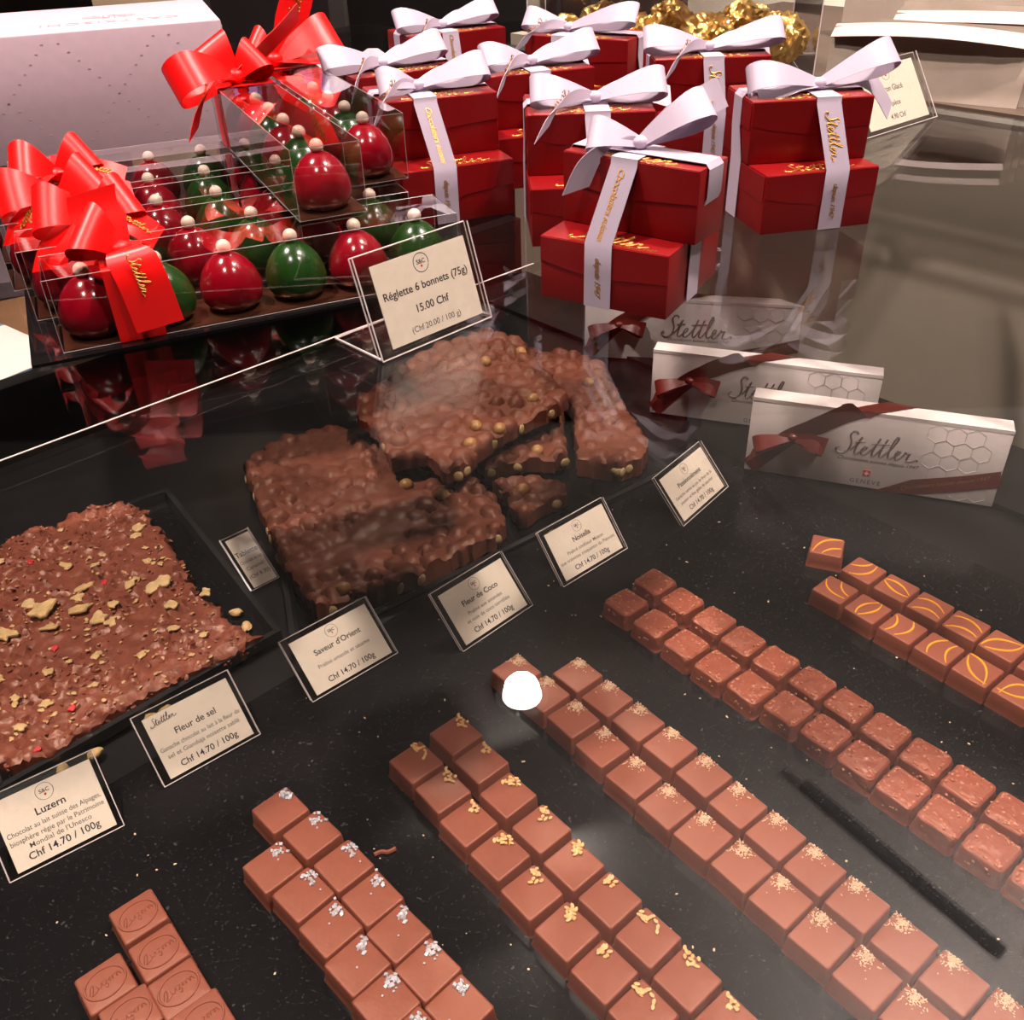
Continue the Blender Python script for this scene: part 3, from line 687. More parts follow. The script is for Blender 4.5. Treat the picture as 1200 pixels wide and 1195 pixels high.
def poisson(poly, n, md, rn, pad=0.3):
    xs = [p[0] for p in poly]; ys = [p[1] for p in poly]; out = []
    for _ in range(n*30):
        q = (rn.uniform(min(xs), max(xs)), rn.uniform(min(ys), max(ys)))
        if inside(q, poly) and edge_dist(q, poly) > pad and all((q[0]-a)**2+(q[1]-b)**2 > md*md for a, b, *_ in out):
            lf = 0.75+1.3*noise.noise(V(q[0]*0.16, q[1]*0.16, n*1.0)); ed = edge_dist(q, poly); out.append((q[0], q[1], rn.uniform(0.62, 1.0), max(0.03, min(1.1, lf+(0.4 if ed < 2 else 0)))*rn.uniform(0.36, 0.66)))
            if len(out) >= n: break
    return out
def nut_slab(name, label, pts, ztop, thick, nnuts, seed, bare=(), tilt=(0, 0), dense=1.42, edge_nuts=8):
    rn = random.Random(seed); cx, cy, q = localize(pts)
    nuts = poisson(q, nnuts, dense, rn)
    def hgt(x, y):
        h = noise.noise(V(x*0.4, y*0.4, seed))*0.12 + noise.noise(V(x*1.4, y*1.4, seed))*0.06
        bmp = 0
        for a, b, r_, e in nuts:
            d2 = ((x-a)**2+(y-b)**2)/(r_*r_)
            if d2 < 1: bmp = max(bmp, e*math.sqrt(1-d2)**0.8)
        return h+bmp
    mb, poly = slab_mesh(q, thick, hgt, 0.27, 0.35, rn, tilt)
    o = mb.build(name, SLABN, at=loc(cx, cy, ztop-thick))
    tag(o, label, 'chocolate slab', 'broken hazelnut chocolate slabs')
    for x, y in bare:
        x -= cx; y -= cy
        M = Matrix.Rotation(rn.uniform(0, 6), 3, 'Z')
        MB().ell((0, 0, 0), 0.68, 0.6, 0.6, M, 3, 0.02, rn).build('hazelnut', NUT, o, at=(x, y, thick+hgt(x, y)*0.3+0.12+tilt[0]*x+tilt[1]*y))
    k = 0; tries = 0
    while k < edge_nuts and tries < 400:
        tries += 1
        i = rn.randrange(len(poly)); x, y = poly[i]; x2, y2 = poly[(i+1) % len(poly)]
        nx, ny = (y2-y), -(x2-x); L = math.hypot(nx, ny) or 1; nx /= L; ny /= L
        if ny > -0.2: continue            # only on the near broken faces
        mbn = MB().ell((0, 0, 0), 0.5, 0.16, 0.5, None, 2, 0.05, rn)
        ob = mbn.build('cut_hazelnut', NUTC, o, at=(x+nx*0.02, y+ny*0.02, thick*0.5+tilt[0]*x+tilt[1]*y)); ob.rotation_euler = (0, 0, math.atan2(ny, nx)+PI/2)
        k += 1
    return o
M1 = [(-24.98,75.4),(-24.4,78.3),(-22.59,79.2),(-22.3,80.6),(-20.76,80.8),(-19.07,82.4),(-17.11,82.6),(-15.8,81.5),(-12.58,78.18),(-9.74,75.8),(-6.17,74.2),(-2.9,71.4),(-1.3,68.55),(-0.6,65.9),(-0.9,63.8),(-4.6,60.7),(-10.65,56.6),(-15.0,54.6),(-16.99,57.6),(-19.12,61.6),(-20.96,65.92)]
M2 = [(-14.8,81.57),(-13.25,84.37),(-12.53,85.18),(-10.21,89.03),(-9.29,90.84),(-6.68,93.06),(-1.66,95.47),(1.76,92.91),(2.32,89.24),(4.15,86.16),(5.62,82.35),(5.71,80.59),(3.54,78.2),(0.88,76.36),(-0.32,75.26),(-2.64,72.38),(-4.27,69.27),(-5.55,69.01),(-7.37,71.97),(-10.51,71.2),(-12.04,75.97),(-14.43,79.16)]
M3 = [(1.0,98.0),(2.2,96.6),(4.39,95.0),(8.15,94.6),(10.4,91.3),(10.6,87.67),(11.5,82.12),(12.4,77.0),(12.9,75.5),(12.9,74.6),(11.6,72.5),(10.0,71.6),(8.82,71.6),(6.2,72.9),(6.3,78.33),(6.2,83.45),(3.5,90.27)]
M4 = [(-3.2,75.3),(-0.12,80.43),(3.2,83.17),(5.2,84.2),(5.4,79.16),(5.3,74.2),(4.04,73.5),(1.73,73.8),(-1.02,73.0),(-2.3,72.4)]
M5 = [(-1.8,72.3),(-0.5,72.7),(1.72,72.9),(3.8,72.6),(4.8,71.19),(4.91,69.97),(3.04,68.73),(1.3,66.9),(0.4,66.9),(-0.2,69.9)]
nut_slab('hazelnut_slab', 'biggest hazelnut chocolate slab, lying flat in front of the pile', [(x*1.02, y*1.02) for x, y in M1], -29.7, 1.65, 260, 11, [(-13.5,57.7),(-9.6,72.4),(-6.2,70.3)], edge_nuts=10)
nut_slab('hazelnut_slab', 'hazelnut chocolate slab leaning on top of the pile under the large sign', [(x*1.016, y*1.016) for x, y in M2], -26.3, 1.3, 200, 12, [(-2.2,89.5),(1.5,91.3),(-0.9,76.6),(-3.6,74.0),(2.4,81.5),(-3.1,77.2)], dense=1.5, edge_nuts=6, tilt=(0, 0.05))
nut_slab('hazelnut_slab', 'long hazelnut chocolate slab at the right of the pile, next to the white boxes', [(x*1.04, y*1.04) for x, y in M3], -29.3, 2.1, 130, 13, [(8.6,90.3)], dense=1.5, edge_nuts=7)
nut_slab('hazelnut_slab', 'hazelnut chocolate piece wedged under the top slab in the middle of the pile', [(x*1.035, y*1.035) for x, y in M4], -29.7, 1.5, 40, 14, [(2.6,77.4)], edge_nuts=5)
nut_slab('hazelnut_slab', 'small broken hazelnut piece at the front of the pile behind the Noisella card', [(x*1.01, y*1.01) for x, y in M5], -29.9, 1.5, 26, 15, [(1.0,71.0)], edge_nuts=3)
tag(MB().ell((0,0,0.3), 0.55, 0.45, 0.3, None, 2, 0.15, rs).build('nut_crumb', NUTC, at=loc(3.6, 66.4, SH+0.1)), 'loose piece of hazelnut on the tray in front of the broken slabs', 'nut piece')

# ------------------------------------------------------------------ ribbons and bows
def loop_pts(d, up, L, h, n=18):
    out = []
    for i in range(n+1):
        s = i/n
        out.append(d*(L*math.sin(PI*s)) - up*(h*0.5*math.sin(2*PI*s)))
    return out
def bow(parent, m, at, loops, tails, width, knot=0.45, pm=None, print_tail=None):
    """loops: (yaw, elev, length, height); tails: list of point lists. Local cm, knot at 'at'."""
    k = bpy.data.objects.new('bow', MB().ell((0, 0, 0), knot, knot*0.8, knot*0.75, None, 2, 0.07, random.Random(3)).mesh('bow', m))
    COL.objects.link(k); k.parent = parent; k.location = Vector(at)*K
    for yaw, el, L, h in loops:
        d = V(math.cos(yaw)*math.cos(el), math.sin(yaw)*math.cos(el), math.sin(el)); side = V(-math.sin(yaw), math.cos(yaw), 0); up = d.cross(side)*-1
        if side.y < 0: side = -side
        sd = (side*0.62 + V(0,0,1)*0.78); sd = (sd - d*sd.dot(d)).normalized(); up = sd.cross(d)
        if up.z < 0: up = -up
        P = loop_pts(d, up, L, h)
        W = [sd*width*0.56*(0.32+0.68*min(1, math.sin(PI*i/18)*1.2)) for i in range(19)]
        MB().sheet(P, W, 0.03).build('loop', m, k)
    for j, (tp, sd) in enumerate(tails):
        P = [V(*p) for p in crom(tp, 6)]; n = len(P)
        W = [Vector(sd).normalized()*width*0.5*(0.4+0.6*min(1, i/(n*0.4))) for i in range(n)]
        W[-1] = W[-1]*1.0
        P2 = list(P)
        t = MB().sheet(P2, W, 0.03).build('tail', m, k)
        if pm and print_tail is not None and print_tail == j:
            i0 = int(n*0.62); T = (P[-1]-P[i0-3]).normalized(); Wd = Vector(sd).normalized(); Wd = (Wd-T*Wd.dot(T)).normalized(); N = T.cross(Wd)
            if N.z < 0 and abs(N.z) > 0.15 or (N.y > 0 and abs(N.z) <= 0.15): N = -N; Wd = -Wd
            M = Matrix((T, N.cross(T), N)).transposed().to_4x4(); M.translation = P[i0]+N*0.06
            sb = MB(); script_into(sb, M, min(2.6, (P[-1]-P[0]).length*0.5), 0.028); sb.build('gold_print', pm, t)
    return k
def gift_box(parent, name, W, D, H, at, rz, printed):
    o = MB().box(0, W, 0, D, 0, H).bevel(0.06, 2).build(name, REDP, parent, at=at, rz=rz)
    # lid flap on the front face with its wavy cut
    q = [(0.04, H-0.05), (0.04, H*0.62), (W*0.2, H*0.53), (W*0.42, H*0.47), (W*0.5, H*0.42), (W*0.55, H*0.47), (W*0.62, H*0.49), (W*0.8, H*0.52), (W-0.04, H*0.55), (W-0.04, H-0.05)]
    MB().poly(q, 0, 0.05).xf(Matrix.Rotation(PI/2, 4, 'X')).build('lid_flap', REDP, o, smooth=False)
    MB().box(-0.05, 0.0, 0.1, D-0.1, H*0.55, H-0.1).build('tuck_flap', REDP, o, smooth=False)
    if printed:
        sb = MB(); script_into(sb, Matrix.Translation((W*0.5, min(0.85, D*0.28), H+0.012)), W*0.62, 0.035)
        text_into(sb, 'Chocolatiers suisses depuis 1947', 0.32, Matrix.Translation((W*0.55, min(0.85, D*0.28)-0.62, H+0.01)), 0, 0.25)
        sb.build('foil_print', GOLDP, o)
    return o
def gift_stack(label, lo, up, bowdef, rx=0.45, rib=1.35, loghere=False):
    """lo/up: (x, y, rot, W, D, H) of the lower and upper box, front-left bottom corner"""
    x, y, a, W, D, H = lo
    g = thing('gift_box_stack', label, 'gift boxes', (x, y, 0.02), 0.0, 'stacks of two red gift boxes tied with white ribbon')
    gift_box(g, 'lower_box', W, D, H, (0, 0, 0), a, True)
    x2, y2, a2, W2, D2, H2 = up
    dx, dy = x2-x, y2-y
    gift_box(g, 'upper_box', W2, D2, H2, (dx, dy, H+0.01), a2, True)
    def L(u, v, z): return V(math.cos(a)*u-math.sin(a)*v, math.sin(a)*u+math.cos(a)*v, z)
    def Up(u, v, z): return V(dx+math.cos(a2)*u-math.sin(a2)*v, dy+math.sin(a2)*u+math.cos(a2)*v, z)
    e = 0.09; T = H+H2+0.01
    hw = rib/2
    # ribbon over the front and the back
    c = [L(W*rx, -e, 0.02), L(W*rx, -e, H*0.6), L(W*rx, -e, H+0.02)]
    c += [Up(W2*rx, -e, T-0.25), Up(W2*rx, -e*0.6, T+e*0.8), Up(W2*rx, 0.3, T+e), Up(W2*rx, D2*0.5, T+e), Up(W2*rx, D2-0.2, T+e), Up(W2*rx, D2+e, T-0.1), Up(W2*rx, D2+e, H)]
    w1 = L(1, 0, 0).normalized()*hw; w2 = (Up(1, 0, 0)-Up(0, 0, 0)).normalized()*hw
    rb = MB().sheet(c, [w1]*3+[w2]*7, 0.03).build('ribbon', WRIB, g)
    def low(p): return (-math.sin(a)*p.x+math.cos(a)*p.y)
    vr = max(0.5, min(D-0.5, low(Up(W2, D2*0.5, 0)))); vl = max(0.5, min(D-0.5, low(Up(0, D2*0.5, 0))))
    cs = [L(W+e, vr, 0.02), L(W+e, vr, H*0.7), L(W+e, vr, H+0.05), Up(W2+e, D2*0.5, H+H2*0.6), Up(W2+e*1.1, D2*0.5, T-0.1), Up(W2-0.1, D2*0.5, T+e*1.4), Up(W2*0.5, D2*0.5, T+e*1.7), Up(0.1, D2*0.5, T+e*1.4), Up(-e*1.1, D2*0.5, T-0.1), Up(-e, D2*0.5, H+H2*0.5), L(-e, vl, H+0.05), L(-e, vl, H*0.7), L(-e, vl, 0.02)]
    wv = (Up(0, 1, 0)-Up(0, 0, 0)).normalized()*min(hw, D2*0.42); wl = L(0, 1, 0).normalized()*min(hw, D2*0.42)
    rs_ = MB().sheet(cs, [wl]*3+[wv]*7+[wl]*3, 0.03).build('ribbon', WRIB, g)
    # gold lettering running down the front ribbon, on each of its two slanting faces
    def plane(top, bot, out):
        Yd = (top-bot).normalized(); Wd = (w1-Yd*w1.dot(Yd)).normalized(); N = Yd.cross(Wd); N = N if N.dot(out) > 0 else -N
        X_ = -Yd; M_ = Matrix((X_, N.cross(X_), N)).transposed().to_4x4(); M_.translation = (top+bot)*0.5 + N*0.03
        return M_
    out = L(0, -1, 0)
    M1_ = plane(Up(W2*rx, -e, T-0.2), L(W*rx, -e, H+0.02), out); M2_ = plane(L(W*rx, -e, H), L(W*rx, -e, 0.02), out)
    tb = MB()
    if loghere: script_into(tb, M1_, 2.6, 0.035)
    else: text_into(tb, 'Chocolatiers suisses', 0.46, M1_, 0.005, 0.35, spacing=0.9)
    text_into(tb, 'depuis 1947', 0.42, M2_, 0.005, 0.35, spacing=0.9)
    tb.build('gold_print', GOLDP, rb, smooth=False)
    # bow
    kx = Up(W2*rx, min(D2*0.5, 1.6), T+0.45)
    yaw = a2+bowdef.get('yaw', 0)
    def Rz(p): return (math.cos(yaw)*p[0]-math.sin(yaw)*p[1], math.sin(yaw)*p[0]+math.cos(yaw)*p[1], p[2])
    loops = [(yaw+l[0], l[1], l[2], l[3]) for l in bowdef['loops']]
    tails = [([Rz(p) for p in tp], Rz(sd)) for tp, sd in bowdef['tails']]
    bow(g, WRIB, kx, loops, tails, rib, 0.42, GOLDP, bowdef.get('print', 0))
    return g
LB_ = lambda l, r_: dict(loops=[(PI+0.15, 0.15, l, 1.1), (-0.1, 0.2, r_, 1.1)], tails=[([(0,0,0), (-1.2,-0.8,0.2), (-2.2,-1.7,-0.1), (-3.0,-2.4,-1.3)], (0.6,0.6,0.5)), ([(0,0,0), (1.4,0.5,0.25), (2.8,0.8,0.1), (4.2,0.8,-0.3)], (0,0.7,0.7))])
front = dict(yaw=0.25, loops=[(PI+0.25, 0.15, 2.4, 0.9), (0.35, 0.5, 3.4, 1.2)], tails=[([(0,0,0), (-1.0,-0.7,0.2), (-1.9,-1.3,-0.5), (-2.5,-1.7,-1.9)], (0.75,0.6,0.2)), ([(0,0,0), (1.0,0.5,0.7), (2.1,1.0,1.4), (3.2,1.5,2.0)], (-0.5,0.2,0.85))], print=1)
gift_stack('nearest stack of two red gift boxes, gold lettering down its front ribbon', (1.76,43.31,-0.55,6.44,6.4,3.0), (2.96,45.3,-0.65,7.0,2.7,3.25), front, 0.47)
right = dict(yaw=0.0, loops=[(PI+0.1, 0.1, 4.2, 1.5), (0.1, 0.3, 4.4, 1.5)], tails=[([(0,0,0), (1.8,0.9,0.1), (3.6,1.3,-0.4), (5.0,1.4,-2.0)], (0.5,0.8,0.5)), ([(0,0,0), (-1.4,-0.3,0.1), (-2.8,-0.5,-0.2), (-3.6,-0.6,-0.25)], (0,0.8,0.5))], print=None)
gift_stack('red gift box stack farthest right, beside the Marron Glac\u00e9 sign', (14.08,50.77,0.19,6.5,4.4,3.18), (13.52,53.0,0.09,6.65,4.5,3.22), right, 0.62, loghere=True)
gift_stack('red gift box stack just left of and behind the nearest stack', (1.6,50.2,0.03,6.8,5.2,3.1), (1.5,52.6,0.0,6.8,5.2,3.15), LB_(3.6, 3.8), 0.55)
gift_stack('leftmost near red gift box stack, beside the clear egg boxes', (-5.5,53.9,0.36,6.7,5.2,3.15), (-6.6,56.2,0.3,6.9,5.0,3.2), LB_(2.4, 4.2), 0.38)
gift_stack('red gift box stack behind the leftmost near one, long looped bow', (-8.7,63.3,0.45,7.2,4.6,3.15), (-8.9,63.8,0.5,7.4,4.6,3.15), LB_(4.4, 4.4), 0.35)
gift_stack('red gift box stack in the middle of the group, third row back', (-0.4,60.6,0.3,7.3,5.2,3.15), (-0.8,62.7,0.32,7.4,4.8,3.15), LB_(3.6, 4.4), 0.5)
gift_stack('red gift box stack at the far left of the back row', (-6.2,78.6,0.42,8.0,4.6,3.15), (-6.6,79.4,0.44,8.2,4.6,3.15), LB_(4.2, 4.6), 0.42)
gift_stack('red gift box stack in the centre of the back row, before the gold foil', (2.4,77.8,-0.5,8.2,4.8,3.15), (2.2,78.6,-0.52,8.4,4.8,3.15), LB_(3.6, 5.8), 0.35)
gift_stack('red gift box stack behind the right one, in front of the gold foil', (10.6,65.6,0.03,7.4,5.0,3.15), (10.3,66.6,0.02,7.6,4.8,3.15), LB_(4.6, 4.8), 0.5, loghere=True)

# ------------------------------------------------------------------ clear boxes with chocolate eggs
bt = MB().poly([(-20.4,37.2), (-2.0,45.2), (-12.0,69.5), (-31.5,62.5)], 0, 0.15).build('black_board', mat('gloss_black_board', srgb(18, 16, 17), 0.06, spec=0.6), at=loc(0, 0, 0.01), smooth=False)
tag(bt, 'glossy black board on the glass top under the clear egg boxes', 'board')
prof = [(0, 0), (0.8, 0.0), (1.15, 0.12), (1.4, 0.5), (1.46, 0.9), (1.4, 1.3), (1.2, 1.8), (0.9, 2.2), (0.54, 2.48), (0.25, 2.6), (0, 2.62)]
pf = []
for a, b in zip(prof, prof[1:]): pf += [a, ((a[0]+b[0])/2, (a[1]+b[1])/2)]
pf.append(prof[-1])
ER = MB().lathe(pf, 28).mesh('chocolate_egg', EGGR); EG = MB().lathe(pf, 28).mesh('chocolate_egg', EGGG)
PM = MB().lathe([(0, -0.34)]+[(0.34*math.sin(PI*i/10), -0.34*math.cos(PI*i/10)) for i in range(1, 10)]+[(0, 0.34)], 18).mesh('sugar_pearl', PEARL)
BW, BLn, BH = 3.35, 18.7, 3.3
def egg_box(label, x, y, z, a, where, red0=0, ribbon=None, along_y=False):
    g = thing('clear_egg_box', label, 'clear box', (x, y, z), a-(0 if not along_y else 0), 'clear boxes of six chocolate eggs')
    w, d = (BLn, BW) if not along_y else (BW, BLn)
    MB().box(0, w, 0, d, 0.0, BH).bevel(0.04, 1).build('clear_shell', FILM, g, smooth=False)
    eb = MB()
    for z_ in (0.03, BH):
        eb.tube([V(0,0,z_), V(w,0,z_), V(w,d,z_), V(0,d,z_)], 0.016, 4, closed=True)
    for px, py in ((0,0),(w,0),(w,d),(0,d)): eb.tube([V(px,py,0), V(px,py,BH)], 0.014, 4)
    eb.build('folded_edge_glint', FEDGE, g)
    MB().box(0.06, w-0.06, 0.06, d-0.06, 0.03, 0.09).build('gold_insert', mat('copper_card', srgb(120, 70, 50), 0.3, metal=0.8), g, smooth=False)
    for k in range(6):
        t = 1.6 + k*3.1
        lx, ly = (t, BW/2) if not along_y else (BW/2, t)
        ca, sa = math.cos(a), math.sin(a)
        red = (k+red0) % 2 == 0
        o = inst('chocolate_egg', ER if red else EG, None, (x+ca*lx-sa*ly, y+sa*lx+ca*ly, z+0.095), (0, 0, k*1.3))
        tag(o, f"{'red' if red else 'green'} chocolate egg, {ORD[k]} from {'left' if not along_y else 'near'} in {where}", 'chocolate egg', 'chocolate eggs in clear boxes')
        inst('sugar_pearl', PM, o, (0, 0, 2.86))
    return g
A = 0.40
def band(g, t, wd, along_y=False, hang=None):
    """red ribbon band round the box at distance t along it"""
    d = BW; e = 0.06
    pts = [V(t, -e, 0.03), V(t, -e, BH*0.5), V(t, -e, BH), V(t, 0.05, BH+e), V(t, d*0.5, BH+e), V(t, d-0.05, BH+e), V(t, d+e, BH), V(t, d+e, 0.03)]
    w = V(wd/2, 0, 0)
    if along_y:
        pts = [V(p.y, p.x, p.z) for p in pts]; w = V(0, wd/2, 0)
    return MB().sheet(pts, [w]*len(pts), 0.03).build('ribbon', RRIB, g)
RB1 = [(PI+0.3, 0.5, 2.2, 1.4), (0.4, 0.45, 1.6, 1.4)]
zb = 0.17
g1 = egg_box('front clear box of six chocolate eggs, long red ribbon hanging over its near side', -19.4, 38.3, zb, A, 'the front clear box')
band(g1, 3.4, 2.0)
bow(g1, RRIB, (3.4, 1.2, BH+0.45), [(PI-0.2, 0.6, 1.9, 1.5)], [([(0,0,0), (-0.3,0.3,0.9), (-0.6,0.6,1.7), (-0.5,0.8,2.4)], (1,0.2,0.1)), ([(0,0,0), (0.25,-1.0,0.1), (0.55,-1.6,-1.0), (0.8,-1.8,-3.1)], (1,-0.1,0.15))], 2.1, 0.55, GOLDP, 1)
g2 = egg_box('second clear box of chocolate eggs from the front, lying behind the front one', -22.0, 42.0, zb, A, 'the second clear box from the front')
band(g2, 3.6, 1.9)
bow(g2, RRIB, (3.6, 1.6, BH+0.5), [(PI+0.1, 0.35, 2.6, 1.6), (0.1, 0.4, 2.2, 1.5)], [([(0,0,0), (1.0,-0.8,0.2), (1.9,-1.3,-0.2), (2.6,-1.5,-0.9)], (0.5,1,0.2)), ([(0,0,0), (-0.9,-0.8,0.2), (-1.8,-1.5,-0.4), (-2.4,-1.9,-1.4)], (0.8,-0.6,0.2))], 2.0, 0.55, GOLDP, 0)
g3 = egg_box('middle clear box of chocolate eggs of the five lying side by side', -24.7, 45.9, zb, A, 'the middle clear box')
band(g3, 3.4, 1.9)
bow(g3, RRIB, (3.4, 1.6, BH+0.5), [(PI+0.2, 0.2, 3.0, 1.8), (0.3, 0.4, 2.2, 1.5)], [([(0,0,0), (-0.8,-1.0,0.2), (-1.7,-1.7,-0.3), (-2.3,-2.0,-1.3)], (1,-0.4,0.2)), ([(0,0,0), (1.4,0.2,0.2), (2.6,0.4,0.0), (3.4,0.3,-0.3)], (0,1,0.3))], 2.0, 0.55, GOLDP, 0)
g4 = egg_box('fourth clear box of chocolate eggs from the front, second from the pale pink box', -26.4, 50.2, zb, A, 'the fourth clear box from the front')
band(g4, 3.3, 1.9)
bow(g4, RRIB, (3.3, 1.6, BH+0.5), [(PI+0.2, 0.4, 2.4, 1.7), (0.2, 0.45, 2.2, 1.5)], [([(0,0,0), (1.3,-0.5,0.3), (2.4,-0.9,0.1), (3.3,-1.1,-0.3)], (0.3,1,0.3)), ([(0,0,0), (-0.8,-0.9,0.2), (-1.7,-1.5,-0.2), (-2.3,-1.8,-1.0)], (1,-0.4,0.2))], 2.0, 0.55, GOLDP, 0)
g5 = egg_box('rearmost of the flat clear egg boxes, right in front of the pale pink box', -27.8, 55.0, zb, A, 'the rearmost flat clear box')
band(g5, 3.3, 1.8)
zt = zb+BH+0.06
t1 = egg_box('clear egg box lying across the others, left of the two upper boxes', -9.55, 44.7, zt, 0.43, 'the left upper clear box', 0, None, True)
band(t1, 16.6, 1.6, True)
bow(t1, RRIB, (1.3, 16.6, BH+0.5), [(PI+0.5, 0.1, 4.4, 2.4), (0.2, 0.5, 2.0, 1.6), (2.3, 0.8, 2.4, 1.6)], [([(0,0,0), (1.6,0.6,0.9), (3.2,1.2,1.8), (4.6,1.6,2.8)], (0.2,0.9,-0.7)), ([(0,0,0), (-1.4,-1.2,0.0), (-2.6,-2.0,-0.9), (-3.4,-2.4,-2.4)], (0.5,0.9,0.2))], 1.9, 0.6, GOLDP, 1)
t2 = egg_box('clear egg box lying across the others, right one beside red gift boxes', -7.95, 50.1, zt, 0.43, 'the right upper clear box', 0, None, True)
band(t2, 16.4, 1.6, True)
bow(t2, RRIB, (0.9, 16.4, BH+0.5), [(0.1, 0.25, 4.4, 1.7), (PI-0.4, 0.5, 1.8, 1.5)], [([(0,0,0), (1.2,0.2,1.6), (2.2,0.4,3.6), (3.0,0.6,6.0)], (0.85,0.2,-0.25)), ([(0,0,0), (1.6,-0.4,0.0), (3.0,-0.6,-0.1), (4.2,-0.6,-0.3)], (0.1,1,0.2))], 2.2, 0.6, GOLDP, 0)

# ------------------------------------------------------------------ pale pink gift box
pw, pd, ph = 25.0, 14.0, 8.3
ca, sa = math.cos(0.34), math.sin(0.34)
pk = thing('pink_gift_box', 'big pale pink card box with a dotted diamond pattern behind the egg boxes', 'gift box', (-33.64-ca*10.3, 71.61-sa*10.3, 0.02), 0.34)
MB().box(0, pw, 0, pd, 0, ph).bevel(0.12, 2).build('box_body', PINK, pk)
bd = pk.children[0]
db = MB()
def dot(x, z): db.box(x-0.09, x+0.09, -0.02, 0.0, z-0.04, z+0.04)
for sgn in (1, -1):
    for c in range(-4, 8):
        for i in range(0, 15):
            t = i/14.0; x = c*7.4 + 2.2 + sgn*(t-0.5)*8.2*0.9; z = t*8.2
            if 0.4 < x < pw-0.4 and 0.2 < z < ph-0.3: dot(x, z)
db.build('stitched_dots', mat('grey_dots', srgb(150, 128, 134), 0.6), bd, smooth=False)
tb = MB(); Mt = Matrix.Translation((pw*0.70, pd*0.27, ph+0.01)) @ Matrix.Rotation(PI, 4, 'Z')
text_into(tb, 'CASTRISCHI', 1.5, Mt, 0.0, 0, spacing=1.25)
for k in range(14):
    a_ = 2*PI*k/14
    tb.tube([Mt @ V(1.9*math.cos(a_), -2.6+0.75*math.sin(a_), 0), Mt @ V(0.8*math.cos(a_+0.3), -2.6+0.35*math.sin(a_+0.3), 0)], 0.05, 4)
tb.build('printed_name', mat('mauve_ink', srgb(150, 122, 130), 0.6), bd, smooth=False)
MB().box(pw, pw+0.06, 0.3, pd-0.3, 0.3, ph-0.4).build('side_flap', PINK, pk, smooth=False)

